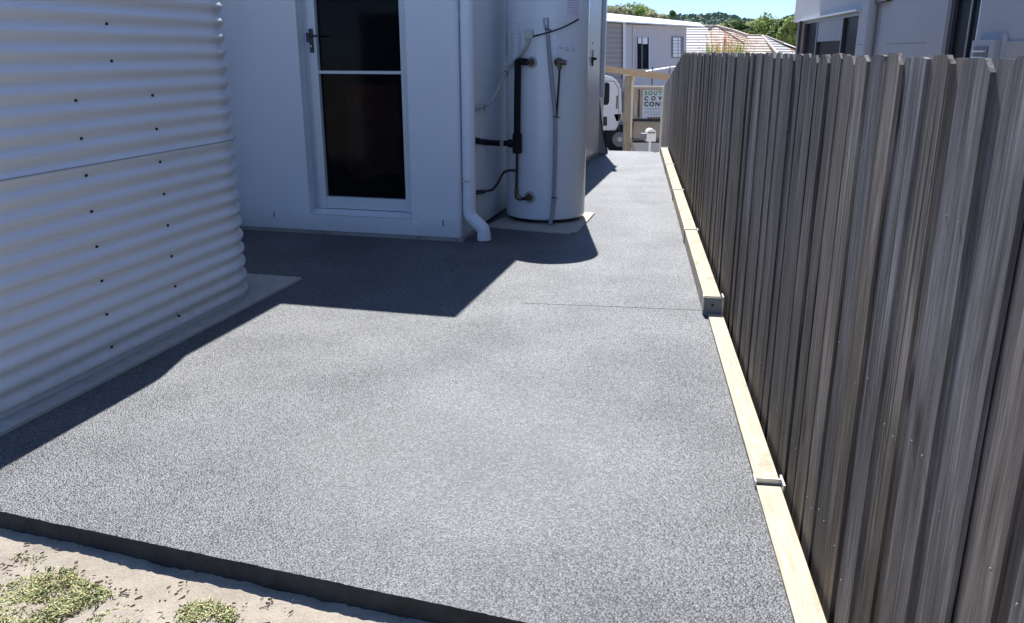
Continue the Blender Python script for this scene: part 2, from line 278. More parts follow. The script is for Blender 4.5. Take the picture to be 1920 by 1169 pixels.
def tiles():
    m = bpy.data.materials.new('roof_tiles'); m.use_nodes = True; n, l = nodes(m); p = n['Principled BSDF']
    tc = n.new('ShaderNodeTexCoord'); t = n.new('ShaderNodeTexNoise'); t.inputs['Scale'].default_value = 2.2; t.inputs['Detail'].default_value = 6
    l.new(tc.outputs['Object'], t.inputs['Vector'])
    r = n.new('ShaderNodeValToRGB'); e = r.color_ramp.elements; e[0].position = .3; e[0].color = (.37, .29, .22, 1); e[1].position = .7; e[1].color = (.52, .43, .34, 1)
    l.new(t.outputs[0], r.inputs[0]); l.new(r.outputs[0], p.inputs['Base Color']); p.inputs['Roughness'].default_value = .7
    return m
M['tiles'] = tiles()
M['tiles_glare'] = mat('glare_roof_tiles', (.36, .34, .33), .6, .4, var=.08, vscale=2)  # same roof tiles, with whitish glare painted into the colour

# ------------------------------------------------------------------ frames and mesh builder
AZ = {'W': 0.0, 'H': 14.5, 'F': 7.8}          # clockwise azimuth of each frame's along-axis
def wpos(frame, x, y, z=0):
    a = R(AZ[frame]); return Vector((x*math.cos(a)+y*math.sin(a), -x*math.sin(a)+y*math.cos(a), z))
def at(px, py, Y):
    """world point at depth Y seen in that direction of the photograph"""
    a = (px-960)/FPX; b = -(py-584.5)/FPX; t = R(PITCH)
    r = (a, math.cos(t)+b*math.sin(t), -math.sin(t)+b*math.cos(t)); k = Y/r[1]
    return Vector((r[0]*k, Y, EYE+r[2]*k))
LOC = {}
def thing(name, label, cat, frame='W', loc=(0, 0, 0), group=None):
    o = bpy.data.objects.new(name, None); C.objects.link(o); o.empty_display_size = .1
    o.location = wpos(frame, *loc); o.rotation_euler = (0, 0, -R(AZ[frame])); LOC[o.name] = Vector(loc)
    o['label'] = label; o['category'] = cat
    if group: o['group'] = group
    return o
class MB:
    def __init__(s): s.v = []; s.f = []; s.sm = False
    def add(s, vs, fs):
        k = len(s.v); s.v += [tuple(v) for v in vs]; s.f += [tuple(i+k for i in f) for f in fs]; return s
    def box(s, x0, x1, y0, y1, z0, z1):
        return s.add([(x0,y0,z0),(x1,y0,z0),(x1,y1,z0),(x0,y1,z0),(x0,y0,z1),(x1,y0,z1),(x1,y1,z1),(x0,y1,z1)],
            [(0,3,2,1),(4,5,6,7),(0,1,5,4),(1,2,6,5),(2,3,7,6),(3,0,4,7)])
    def prism(s, poly, a, b, axis='z'):
        n = len(poly); mk = {'z': lambda p, h: (p[0], p[1], h), 'y': lambda p, h: (p[0], h, p[1]), 'x': lambda p, h: (h, p[0], p[1])}[axis]
        vs = [mk(p, a) for p in poly]+[mk(p, b) for p in poly]
        return s.add(vs, [tuple(range(n))[::-1], tuple(range(n, 2*n))]+[(i, (i+1)%n, n+(i+1)%n, n+i) for i in range(n)])
    def tube(s, pts, r, seg=10, cap=True):
        pts = [Vector(p) for p in pts]; rs = r if isinstance(r, (list, tuple)) else [r]*len(pts)
        up = Vector((0, 0, 1)); prev = None; rings = []
        for i, p in enumerate(pts):
            d = (pts[min(i+1, len(pts)-1)]-pts[max(i-1, 0)]).normalized()
            if prev is None: u = d.orthogonal().normalized()
            else: u = (prev-d*prev.dot(d)).normalized()
            prev = u; v = d.cross(u)
            rings.append([p+(u*math.cos(2*PI*k/seg)+v*math.sin(2*PI*k/seg))*rs[i] for k in range(seg)])
        vs = [q for g in rings for q in g]; fs = []
        for i in range(len(pts)-1):
            for k in range(seg): fs.append((i*seg+k, i*seg+(k+1)%seg, (i+1)*seg+(k+1)%seg, (i+1)*seg+k))
        if cap: fs += [tuple(range(seg))[::-1], tuple((len(pts)-1)*seg+k for k in range(seg))]
        s.sm = True
        return s.add(vs, fs)
    def lathe(s, prof, c, seg=40, axis=None):
        vs = []; fs = []; n = len(prof)
        for k in range(seg):
            a = 2*PI*k/seg
            for r, z in prof: vs.append((c[0]+r*math.cos(a), c[1]+r*math.sin(a), c[2]+z))
        for k in range(seg):
            for i in range(n-1): fs.append((k*n+i, ((k+1)%seg)*n+i, ((k+1)%seg)*n+i+1, k*n+i+1))
        s.sm = True
        return s.add(vs, fs)
    def build(s, name, m, parent=None, frame='W', loc=(0, 0, 0), bevel=0, smooth=None, struct=False, props=None):
        me = bpy.data.meshes.new(name); off = LOC[parent_top(parent).name] if parent else Vector(loc)
        me.from_pydata([tuple(Vector(v)-off) for v in s.v], [], s.f); me.validate(); me.materials.append(M[m] if isinstance(m, str) else m)
        bm = bmesh.new(); bm.from_mesh(me); bmesh.ops.recalc_face_normals(bm, faces=bm.faces)
        if bevel:
            bmesh.ops.bevel(bm, geom=[e for e in bm.edges if len(e.link_faces) == 2 and e.calc_face_angle(0) > .5], offset=bevel, segments=2, affect='EDGES', profile=.6, clamp_overlap=True)
        bm.to_mesh(me); bm.free()
        if (s.sm if smooth is None else smooth):
            me.polygons.foreach_set('use_smooth', [True]*len(me.polygons)); me.set_sharp_from_angle(angle=R(38))
        o = bpy.data.objects.new(name, me); C.objects.link(o)
        if parent: o.parent = parent
        else: o.location = wpos(frame, *loc); o.rotation_euler = (0, 0, -R(AZ[frame]))
        if struct: o['kind'] = 'structure'
        for k, v in (props or {}).items(): o[k] = v
        return o
def parent_top(o):
    while o.parent: o = o.parent
    return o
def tag(o, label, cat, group=None):
    o['label'] = label; o['category'] = cat
    if group: o['group'] = group
    return o
def smoothpath(pts, n=6):
    P = [Vector(p) for p in pts]; out = []
    for i in range(len(P)-1):
        p0, p1, p2, p3 = P[max(i-1, 0)], P[i], P[i+1], P[min(i+2, len(P)-1)]
        for k in range(n):
            t = k/n; out.append(.5*((2*p1)+(p2-p0)*t+(2*p0-5*p1+4*p2-p3)*t*t+(3*p1-p0-3*p2+p3)*t**3))
    return out+[P[-1]]
def arc(cx, cy, r, a0, a1, n=6): return [(cx+r*math.cos(R(a0+(a1-a0)*i/n)), cy+r*math.sin(R(a0+(a1-a0)*i/n))) for i in range(n+1)]

# ------------------------------------------------------------------ ground
SL = -.058
def gz(x, y):
    base = SL
    d = y-11.6
    if d > 0: base = SL-min(1.0, d/7.0)**1.0*(1.78-.065)
    return base
def lin(a, b, n): return [a+(b-a)*i/n for i in range(n)]
xs = [-900, -200, -60, -20, -8, -4]+lin(-3, 1.2, 260)+[1.2, 2, 4, 8, 20, 60, 200, 900]
ys = [-60, -10, -2, .3]+lin(.85, 2.45, 150)+[2.45, 3, 6, 9, 11.6, 12.5, 14, 16, 18, 18.6, 19.2, 21, 25, 31, 45, 80, 200, 1500]
vs = []
for y in ys:
    for x in xs:
        z = gz(x, y)
        if .8 < y < 2.46 and -3 < x < 1.2:
            z += .010*noise.noise((x*4, y*4, 0))+.006*noise.noise((x*14, y*14, 3))+.0035*noise.noise((x*45, y*45, 5))
            cl = noise.noise((x*3+9, y*3, 7)); 
            if cl > .05: z += (cl-.05)*.03*abs(noise.noise((x*70, y*70, 2)))
        if x*math.sin(R(14.5))+y*math.cos(R(14.5)) > 1.95 and y < 11.7 and -20 < x < 2: z -= .10
        vs.append((x, y, z))
nx = len(xs); fs = [(j*nx+i, j*nx+i+1, (j+1)*nx+i+1, (j+1)*nx+i) for j in range(len(ys)-1) for i in range(nx-1)]
g = MB().add(vs, fs); g.sm = True; g.build('ground', 'soil', struct=True)
MB().box(-60, 60, 20.3, 29.5, -1.86, -1.745).build('road', 'asphalt', struct=True)
MB().box(-60, 60, 20.05, 20.292, -1.9, -1.62).build('kerb', 'concrete', struct=True, bevel=.02)

# slab with coating, ragged front arris.  corners in world
def flat(frame, x, y): v = wpos(frame, x, y); return (v.x, v.y)
fl = flat('H', -5.0, 1.884); fr = flat('H', -.30, 1.586); fr2 = flat('F', .418, 1.46)
pts = []
a, b = Vector(fl), Vector(fr); n = 420
for i in range(n+1):
    t = i/n; p = a.lerp(b, t); j = .004*noise.noise((t*60, 0, 1))+.0022*noise.noise((t*300, 4, 1)); pts.append((p.x, p.y+j))
a, b = Vector(fr), Vector(fr2)
for i in range(1, 100):
    t = i/100; p = a.lerp(b, t); pts.append((p.x, p.y+.0035*noise.noise((t*20, 0, 9))+.002*noise.noise((t*90, 0, 2))))
pts.append(fr2)
back = [flat('F', .418, 4.10), flat('F', .402, 4.14), flat('F', .398, 11.0), flat('F', .30, 11.28), flat('H', -1.5, 11.22), flat('H', -9, 11.22), flat('H', -9, 2.13)]
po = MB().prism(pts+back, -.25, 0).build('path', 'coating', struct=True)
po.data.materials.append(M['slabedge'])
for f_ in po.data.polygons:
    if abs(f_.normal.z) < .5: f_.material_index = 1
MB().prism([(-3.6, 1.83), (-2.335, 1.745), (-2.335, 4.225), (-3.6, 4.225)], -.02, .014).build('concrete_pad', 'concrete', frame='H', loc=(-2.9, 3, 0), struct=True, bevel=.003)
MB().prism([(-1.74, 5.93), (-1.10, 5.83), (-1.035, 5.90), (-1.035, 6.67), (-1.64, 6.70)], -.02, .012).build('concrete_pad', 'concrete', frame='H', loc=(-1.4, 6.3, 0), struct=True, bevel=.003)

# ------------------------------------------------------------------ left house
HX = -1.765; HX2 = -1.66; FY = 5.42; TOP = 2.46; FARY = 11.18
house = thing('house', 'white rendered house with a dark glass security door behind the water heater', 'house', 'H', (-4, 8, 0))
wall = MB()
rx0, rx1, rz0, rz1 = -2.895, -2.118, .135, 2.16
# front wall pieces round the door opening (0.25 thick), corner rounded
for (x0, x1, z0, z1) in ((-8.5, rx0, .024, TOP), (rx0, rx1, rz1, TOP), (rx0, rx1, .024, rz0)): wall.box(x0, x1, FY, FY+.25, z0, z1)
wall.prism([(rx1, FY)]+arc(HX-.03, FY+.03, .03, -90, 0)+[(HX, FY+.25), (rx1, FY+.25)], .024, TOP)
wall.box(HX-.25, HX, FY+.25, 6.85, .024, TOP)
wall.prism([(HX-.25, 6.85), (HX2, 6.85)]+arc(HX2-.02, FARY-.02, .02, 0, 90)+[(HX2-.25, FARY)], .024, TOP)
wall.box(-8.5, HX2-.25, FARY-.25, FARY, .024, TOP); wall.box(-8.5, -8.25, FY+.25, FARY-.25, .024, TOP)
wall.box(-8.5, -3.62, 4.75, FY-.001, .024, TOP)
wl = wall.build('wall', 'render', house, smooth=True)
MB().box(-8.4, HX+.022, FY-.020, FY+.3, -.03, .022).box(HX-.2, HX+.022, FY+.3, 6.0, -.03, .022).box(HX-.2, HX2+.014, 6.85, FARY+.01, -.03, .022).build('footing', 'soiled', house, bevel=.003)
sill = MB(); sill.prism([(FY+.012, rz0+.002), (FY+.14, rz0+.002), (FY+.14, rz0+.032), (FY+.085, rz0+.032)], rx0+.001, rx1-.001, 'x').build('door_sill', 'render', house)
# weep slits
for x in (-3.182, -1.891): MB().box(x-.004, x+.004, FY-.001, FY+.001, .103, .142).build('weep_hole', 'black', house)
roof = MB().box(-8.6, -1.68, 5.45-.012, 11.34, TOP+.003, TOP+.12).box(-8.6, -2.63, 2.9, 5.436, TOP+.003, TOP+.12)
rf = roof.build('roof', 'roofwhite', house, bevel=.005)
MB().box(-8.6, -2.60, 2.86, 2.898, TOP+.02, TOP+.13).build('gutter', 'alu', rf)
# door: frame, leaf parts
dy = 5.50
door = MB().box(-2.862, -2.80, dy, dy+.05, .170, 2.15).box(-2.192, -2.145, dy, dy+.05, .170, 2.15).box(-2.80, -2.192, dy+.002, dy+.048, .172, .256).box(-2.80, -2.192, dy+.002, dy+.048, 2.08, 2.148).build('door', 'alu', house, bevel=.003)
MB().box(-2.893, -2.863, dy+.012, dy+.12, .168, 2.158).box(-2.144, -2.120, dy+.012, dy+.12, .168, 2.158).build('door_frame', 'alu', house, bevel=.002)
MB().box(-2.799, -2.193, dy+.006, dy+.03, 1.104, 1.124).build('mid_rail', 'alu', door, bevel=.002)
MB().box(-2.799, -2.193, dy+.034, dy+.040, .257, 1.103).build('pane', 'glass', door)
MB().box(-2.799, -2.193, dy+.034, dy+.040, 1.125, 2.079).build('pane', 'glass', door)
h = MB().box(-2.846, -2.820, dy-.012, dy-.001, 1.243, 1.397); h.tube([(-2.833, dy-.012, 1.350), (-2.833, dy-.045, 1.350), (-2.825, dy-.050, 1.350), (-2.765, dy-.050, 1.350)], .007, 8)
h.build('handle', 'black', door, bevel=.001, smooth=False)
MB().box(-2.870, -2.852, dy-.006, dy-.0005, 1.31, 1.372).build('latch', mat('blue_grey_plastic', (.06, .07, .14), .5), door)
MB().tube([(-2.833, dy-.018, 1.285), (-2.833, dy-.012, 1.285)], .007, 10).build('key_lock', 'gal', door)
# dim room and hanging cloth behind the glass
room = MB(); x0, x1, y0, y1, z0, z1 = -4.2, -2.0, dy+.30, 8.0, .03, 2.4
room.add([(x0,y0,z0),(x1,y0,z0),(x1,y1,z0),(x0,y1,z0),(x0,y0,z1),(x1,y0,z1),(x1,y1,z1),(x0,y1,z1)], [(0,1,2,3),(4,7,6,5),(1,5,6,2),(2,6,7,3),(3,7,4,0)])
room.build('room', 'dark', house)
cv = []; cf = []; W_, H_ = 24, 14
for j in range(H_+1):
    for i in range(W_+1):
        u = i/W_; t = j/H_; cv.append((-2.78+.42*u+.02*math.sin(t*3), dy+.33+.02*math.sin(u*26)+.01*math.sin(u*9+t*4), 1.02-.62*t-(.05*math.sin(u*PI)+.03*math.sin(u*7))*t))
for j in range(H_):
    for i in range(W_): cf.append((j*(W_+1)+i, j*(W_+1)+i+1, (j+1)*(W_+1)+i+1, (j+1)*(W_+1)+i))
cl = MB().add(cv, cf); cl.sm = True
tag(cl.build('hanging_cloth', 'cloth', frame='H', loc=(-2.5, dy+.33, .4)), 'dark maroon cloth hanging behind the lower glass of the door', 'cloth')
# downpipe at the corner with shoe
px_, py_ = -1.715, 5.47
dp = MB().tube([(px_, py_, TOP), (px_, py_, .215)]+smoothpath([(px_, py_, .20), (px_+.012, py_, .165), (px_+.075, py_, .105), (px_+.098, py_, .075), (px_+.103, py_, .012)], 4), .0445, 20, cap=False)
dpo = dp.build('downpipe', 'pvc', house)
MB().tube([(px_+.1005, py_, .052), (px_+.103, py_, .008)], .0475, 20).build('pipe_collar', 'pvc', dpo)
MB().box(px_-.052, px_+.02, py_-.050, py_-.043, .41, .42).build('pipe_clip', 'gal', dpo)
# far end : service door, lock, downpipe with slanted skirt, hose
sv = MB().box(HX2+.001, HX2+.018, 8.9, 10.62, .06, 2.2).build('service_door', 'alu', house, bevel=.004)
sh = MB().box(HX2+.018, HX2+.040, 9.98, 10.02, 1.13, 1.19); sh.tube([(HX2+.03, 10.0, 1.16), (HX2+.03, 10.0, 1.27)], .006, 8); sh.tube([(HX2+.03, 10.0, 1.17), (HX2+.075, 10.0, 1.17)], .014, 8); sh.tube([(HX2+.03, 10.0, 1.15), (HX2+.03, 10.0, 1.09)], .01, 8)
sh.build('padlock', 'black', sv); MB().tube([(HX2+.018, 10.05, 1.34), (HX2+.022, 10.05, 1.34)], .014, 10).build('hole', 'black', sv)
fd = MB().box(HX2+.002, HX2+.046, 10.80, 10.90, .70, TOP).build('downpipe', 'alu', house, bevel=.006)
def hplane(px, py, Yh):
    a = (px-960)/FPX; b = -(py-584.5)/FPX; t = R(PITCH); rx, ry, rz = a, math.cos(t)+b*math.sin(t), -math.sin(t)+b*math.cos(t)
    k_ = R(14.5); l_ = rx*math.cos(k_)-ry*math.sin(k_); m_ = rx*math.sin(k_)+ry*math.cos(k_); q = Yh/m_; return (l_*q, EYE+rz*q)
skv = [hplane(x, y, 10.86) for x, y in ((1118, 178), (1123, 180), (1127, 222), (1131, 255), (1139.5, 289), (1126, 290), (1122, 268), (1117, 252))]
nk = len(skv)
sk = MB().prism(skv, 10.84, 10.88, 'y')
sk.build('pipe_skirt', 'tarp', fd)
tag(MB().tube(smoothpath([(hplane(x, y, 10.82)[0], 10.82, hplane(x, y, 10.82)[1]) for x, y in ((1110, 176.5), (1117, 176), (1122.5, 180), (1124.5, 195), (1127, 222), (1131, 252), (1139, 287))], 5), .008, 8).build('hose', 'black', frame='H', loc=(HX2, 10.5, 0)), 'thin black hose hanging down the far end of the white house wall', 'hose')

# ------------------------------------------------------------------ rainwater tank
TX0, TX1, TY0, TY1, TR_ = -3.30, -2.412, 1.83, 4.07, .42
tank = thing('rainwater_tank', 'white corrugated slimline rainwater tank on a concrete pad beside the path', 'water tank', 'H', (-2.86, 2.95, .014))
path = []
cs = [(TX1-TR_, TY0+TR_, -90, 0), (TX1-TR_, TY1-TR_, 0, 90), (TX0+TR_, TY1-TR_, 90, 180), (TX0+TR_, TY0+TR_, 180, 270)]
for cx_, cy_, a0, a1 in cs:
    for i in range(15):
        a = R(a0+(a1-a0)*i/14); path.append((cx_+TR_*math.cos(a), cy_+TR_*math.sin(a), math.cos(a), math.sin(a)))
def corr(z0, z1, extra, name):
    N = max(4, int((z1-z0)/.0705*14)); v = []; f = []; n = len(path)
    for j in range(N+1):
        z = z0+(z1-z0)*j/N; c_ = -math.cos(2*PI*(z-.084)/.0705); o = .0095*(c_+.16*(1-c_*c_))+extra
        for (x, y, nx_, ny_) in path: v.append((x+nx_*o, y+ny_*o, z))
    for j in range(N):
        for i in range(n): f.append((j*n+i, j*n+(i+1)%n, (j+1)*n+(i+1)%n, (j+1)*n+i))
    mb = MB().add(v, f); mb.sm = True; o = mb.build(name, 'corr', tank, smooth=False)
    o.data.polygons.foreach_set('use_smooth', [True]*len(o.data.polygons)); return o
corr(.045, .85, 0, 'wall_sheet'); corr(.832, 1.54, .0028, 'wall_sheet')
MB().tube([(x+nx_*(.0105+.0028), y+ny_*(.0105+.0028), .832) for x, y, nx_, ny_ in path[:45]], .0014, 5).build('sheet_lap', 'galdark', tank)
def ringpoly(e): return [(x+nx_*e, y+ny_*e) for x, y, nx_, ny_ in path]
MB().prism(ringpoly(-.004), .0145, .05).build('base_ring', 'corr', tank, smooth=True)
MB().prism(ringpoly(.012), 1.538, 1.56).build('tank_lid', 'corr', tank, bevel=.004)
rm = MB().lathe([(0, .0075), (.0038, .007), (.006, .005), (.0065, 0)], (0, 0, 0), 10)
rme = None
def rivet(y, z):
    global rme
    if rme is None:
        o = rm.build('rivet', 'black'); rme = o.data; C.objects.unlink(o); bpy.data.objects.remove(o)
    o = bpy.data.objects.new('rivet', rme); C.objects.link(o); o.parent = tank
    o.location = Vector((TX1-.0093+(.0028 if z > .84 else 0), y, z))-LOC[tank.name]; o.rotation_euler = (0, R(90), 0)
for k in range(8): rivet(2.76, 1.073-.141*k); rivet(3.21, 1.071-.141*k)
for z in (1.495, 1.354, 1.214): rivet(2.985, z)
rivet(2.76, 1.355) if False else None

# ------------------------------------------------------------------ water heater
CX, CY, CR = -1.385, 6.40, .305
ht = thing('water_heater', 'tall white cylindrical hot water heater with black insulated pipes on a concrete pad', 'water heater', 'H', (CX, CY, .012))
def cp(a, z, off=0): return (CX+(CR+off)*math.cos(R(a)), CY+(CR+off)*math.sin(R(a)), z)
MB().lathe([(0, 0), (.27, 0), (.27, .035), (.0, .035)], (CX, CY, .013), 40).build('base', 'black', ht)
MB().lathe([(.27, .0), (.300, 0), (.305, .012), (CR, .02), (CR, 1.40)], (CX, CY, .042), 72).build('lower_jacket', 'tankwhite', ht)
MB().lathe([(CR-.002, 1.398), (CR+.0022, 1.400), (CR+.0022, 1.73), (CR-.01, 1.755), (CR-.05, 1.775), (0, 1.79)], (CX, CY, .042), 72).build('upper_jacket', 'tankwhite', ht)
def patch(a0, a1, z0, z1, off, name, m, parent=None, thick=.0012):
    n = 8; v = []; f = []
    for i in range(n+1):
        a = a0+(a1-a0)*i/n
        for (o, z) in ((off, z0), (off, z1), (off+thick, z1), (off+thick, z0)): v.append(cp(a, z, o))
    for i in range(n):
        for k in range(4): f.append((i*4+k, i*4+(k+1)%4, (i+1)*4+(k+1)%4, (i+1)*4+k))
    f += [(0, 1, 2, 3), (n*4+3, n*4+2, n*4+1, n*4)]
    return MB().add(v, f).build(name, m, parent or ht)
def inkrows(a0, a1, z0, z1, rows, off, parent, m='ink'):
    mb = MB(); rnd = random.Random(int(a0*10+z0*100))
    for r_ in range(rows):
        z = z1-(z1-z0)*(r_+.5)/rows; a = a0; hgt = (z1-z0)/rows*.36
        while a < a1-.4:
            e = min(a1, a+rnd.uniform(.6, 2.6)); 
            if rnd.random() < .8:
                mb.add([cp(a, z-hgt/2, off), cp(e, z-hgt/2, off), cp(e, z+hgt/2, off), cp(a, z+hgt/2, off)], [(0, 1, 2, 3)])
            a = e+rnd.uniform(.2, .7)
    mb.build('lettering', m, parent, props={'kind': 'stuff'})
lb = patch(-137, -122, 1.16, 1.405, .0004, 'label', 'tankwhite'); inkrows(-136, -131, 1.18, 1.38, 9, .002, lb); 
lb = patch(-121, -115, 1.20, 1.395, .0004, 'label', 'label'); inkrows(-120.5, -115.5, 1.21, 1.39, 13, .002, lb)
lb = patch(-52, -32, 1.475, 1.70, .003, 'label', 'label'); inkrows(-51, -43, 1.49, 1.60, 7, .0046, lb); inkrows(-42, -33, 1.49, 1.69, 12, .0046, lb); inkrows(-51, -43, 1.62, 1.69, 4, .0046, lb)
lb = patch(-64, -54, 1.265, 1.285, .0004, 'label', 'tankwhite'); inkrows(-63.5, -55, 1.267, 1.283, 2, .002, lb, 'inkdark')
lb = patch(-53, -46, 1.25, 1.287, .0004, 'label', 'tankwhite'); inkrows(-52.5, -47, 1.252, 1.285, 3, .002, lb, 'inkdark')
lb = patch(-44, -38, 1.25, 1.29, .0004, 'label', 'label'); inkrows(-43.5, -38.5, 1.252, 1.287, 4, .002, lb)
lb = patch(-98, -95, .385, .40, .0004, 'label', 'label')
patch(-167, -155, 1.23, 1.39, .0006, 'grey_badge', 'conduit')
# fittings: collar + nut
def fitting(a, z, big=.040, inner=.026):
    d = Vector((math.cos(R(a)), math.sin(R(a)), 0)); b = Vector(cp(a, z))
    c = MB().tube([b-d*.004, b+d*.004, b+d*.009], [big, big, big*.8], 22).build('collar', mat('collar_clear', (.42, .43, .42), .35) if 'collar' not in M else M['collar'], ht)
    MB().tube([b+d*.009, b+d*.022], [inner, inner*.85], 14).tube([b+d*.02, b+d*.05], inner*.5, 10).build('nut', 'brass', c)
    return b+d*.045
M['collar'] = mat('collar_clear', (.36, .37, .36), .35)
f1 = fitting(-98.5, 1.177); f3 = fitting(-100.5, .211, .045, .028)
PX = Vector(cp(-114.5, 0, .045))
top = Vector((PX.x, PX.y, 1.185))
MB().tube(smoothpath([f1, Vector((f1.x-.03, f1.y, 1.177)), ], 3), .012, 10).build('copper_stub', 'copper', ht)
ip = smoothpath([(f1.x-.022, f1.y-.002, 1.178), (PX.x+.008, PX.y, 1.182), (PX.x-.001, PX.y, 1.165), (PX.x, PX.y, 1.13), (PX.x-.003, PX.y, .90), (PX.x-.004, PX.y, .66)], 5)
MB().tube(ip, .0245, 16).build('insulated_pipe', 'foam', ht)
tz = .60
MB().tube([(PX.x-.004, PX.y, .675), (PX.x-.004, PX.y, .535)], .034, 14).build('insulated_tee', 'foam', ht)
MB().tube([(PX.x-.02, PX.y, tz+.005), (PX.x-.07, PX.y, tz+.005)], .030, 14).build('insulated_tee', 'foam', ht)
MB().tube(smoothpath([(PX.x-.06, PX.y, tz+.005), (PX.x-.16, PX.y+.0, tz+.004), (PX.x-.24, PX.y-.14, .625), (HX+.035, 5.72, .655), (HX-.02, 5.60, .665)], 4), .0215, 14).build('insulated_pipe', 'foam', ht)
MB().tube([(PX.x-.105, PX.y, tz+.005), (PX.x-.128, PX.y, tz+.005)], .0222, 14).build('grey_tape', 'conduit', ht)
MB().tube(smoothpath([(PX.x-.004, PX.y, .54), (PX.x-.006, PX.y, .40), (PX.x-.010, PX.y, .235), (PX.x-.008, PX.y, .205), (PX.x+.03, PX.y, .197), f3], 4), .0105, 10).build('copper_pipe', 'copper', ht)
MB().tube([(PX.x-.009, PX.y, .27), (PX.x-.009, PX.y, .235)], .017, 10).tube([(PX.x-.008, PX.y, .215), (PX.x+.012, PX.y, .20), (PX.x+.035, PX.y, .20)], .017, 10).build('elbow_joint', 'brass', ht)
MB().tube(smoothpath([(PX.x-.006, PX.y, .405), (PX.x-.06, PX.y, .407), (PX.x-.11, PX.y, .385), (PX.x-.145, PX.y-.005, .32), (PX.x-.185, PX.y-.02, .265), (PX.x-.215, PX.y-.10, .262), (HX+.03, 5.74, .29), (HX-.02, 5.62, .30)], 5), .0095, 10).build('copper_pipe', 'copper', ht)
MB().tube([(HX+.025, 5.72, .293), (-1.728, 5.85, .278)], .016, 10).build('valve', 'black', ht)
# temperature relief valve and drain
f2 = Vector(cp(-63.3, 1.178)); d2 = Vector((math.cos(R(-63.3)), math.sin(R(-63.3)), 0))
vv = MB().tube([f2, f2+d2*.03, f2+d2*.06], [.030, .032, .026], 12); vv.tube([f2+d2*.05+Vector((.0, 0, 0)), f2+d2*.05+Vector((.048, 0, -.004))], .018, 10); vv.tube([f2+d2*.05, f2+d2*.05+Vector((0, 0, -.05))], .014, 10); vv.tube([f2+d2*.05, f2+d2*.05+Vector((-.03, 0, .018))], .016, 10)
vo = vv.build('relief_valve', 'brass', ht)
MB().tube([f2+d2*.05+Vector((.046, 0, -.004)), f2+d2*.05+Vector((.052, 0, -.004))], .016, 10).build('valve_cap', 'gal', vo)
MB().tube(smoothpath([f2+d2*.05+Vector((.0, 0, -.05)), Vector(cp(-64, .95, .034)), Vector(cp(-65, .80, .022))], 4), .0075, 8).build('drain_pipe', 'copper', ht)
# grey drain conduit tied to it
MB().tube(smoothpath([cp(-79.5, 1.43, .016), cp(-77.5, 1.36, .016), cp(-74, 1.17, .016), cp(-70, .98, .016), cp(-66.5, .80, .016), cp(-66, .55, .016), cp(-66.5, .30, .016), cp(-67.5, .15, .016), cp(-70, .06, .03), cp(-72, .02, .045)], 5), .0145, 12).build('grey_conduit', 'conduit', ht)
MB().tube([cp(-79.5, 1.425, .016), cp(-80, 1.475, .012)], .0185, 12).build('conduit_saddle', 'gal', ht)
for z, a in ((1.40, -78.6), (.80, -66.5), (.215, -67)):
    MB().tube([cp(a, z-.004, .016), cp(a, z+.004, .016)], .0165, 12).tube([cp(a+2, z-.002, .016), cp(a+6, z-.008, .022)], .003, 6).build('cable_tie', 'black', ht)
MB().tube([cp(-69, .215, .006), cp(-69, .03, .02)], .004, 6).build('thin_cable', 'black', ht)
# electrical box, black cable, grey flexible conduit
bx = Vector(cp(-101.5, 1.365, .02))
bxo = MB().box(bx.x-.030, bx.x+.030, bx.y-.018, bx.y+.022, 1.335, 1.398).build('junction_box', mat('ivory_plastic', (.50, .52, .48), .5), ht, bevel=.006)
MB().tube(smoothpath([(bx.x+.03, bx.y, 1.352), cp(-88, 1.362, .014), cp(-72, 1.385, .034), cp(-55, 1.42, .022), cp(-34, 1.468, .012)], 5), .0055, 8).build('black_cable', 'black', ht)
fx = smoothpath([(bx.x-.003, bx.y, 1.345), (bx.x-.018, bx.y-.006, 1.28), cp(-117, 1.205, .028), cp(-133, 1.135, .03), (-1.655, 6.10, 1.05), (-1.685, 6.03, .95), (-1.72, 5.93, .885), (-1.745, 5.78, .872), (HX-.01, 5.60, .885)], 6)
MB().tube(fx, .0125, 12).build('flexible_conduit', 'flex', ht)
for k in (20, 38):
    p, q = fx[k], fx[k+1]; dd = (q-p).normalized()
    MB().tube([p, p+dd*.008], .0145, 10).tube([p, p+Vector((.012, -.004, -.03))], .0025, 6).build('cable_tie', 'black', ht)

# ------------------------------------------------------------------ timber edging : sleepers in H posts
posts_y = [5.775, 7.52, 9.30, 10.98]
segs = [(.45, 2.352, .004), (2.368, 4.075, .010), (4.120, 5.770, .088), (5.785, 7.512, .088), (7.527, 9.292, .088), (9.307, 10.975, .088)]
desc = ['nearest pale pine sleeper of the garden edging, running out of the picture at bottom right', 'second pine sleeper from the viewer, its near end against the white H post', 'pine sleeper just beyond the galvanised end plate with the hole', 'fourth pine sleeper from the viewer along the fence foot', 'fifth pine sleeper, last but one before the far end of the path', 'farthest pine sleeper at the street end of the path']
for (y0, y1, zt), ds in zip(segs, desc):
    x0 = .400 if zt > .05 else .420; wd = .082 if zt > .05 else .072
    mb = MB(); nseg = 24
    for i in range(nseg): pass
    mb.box(x0, x0+wd, y0, y1, -.16, zt)
    o = mb.build('timber_sleeper', 'pine', frame='F', loc=(x0+wd/2, y0, -.16), bevel=.003); tag(o, ds, 'timber edging', 'pine sleepers edging the path')
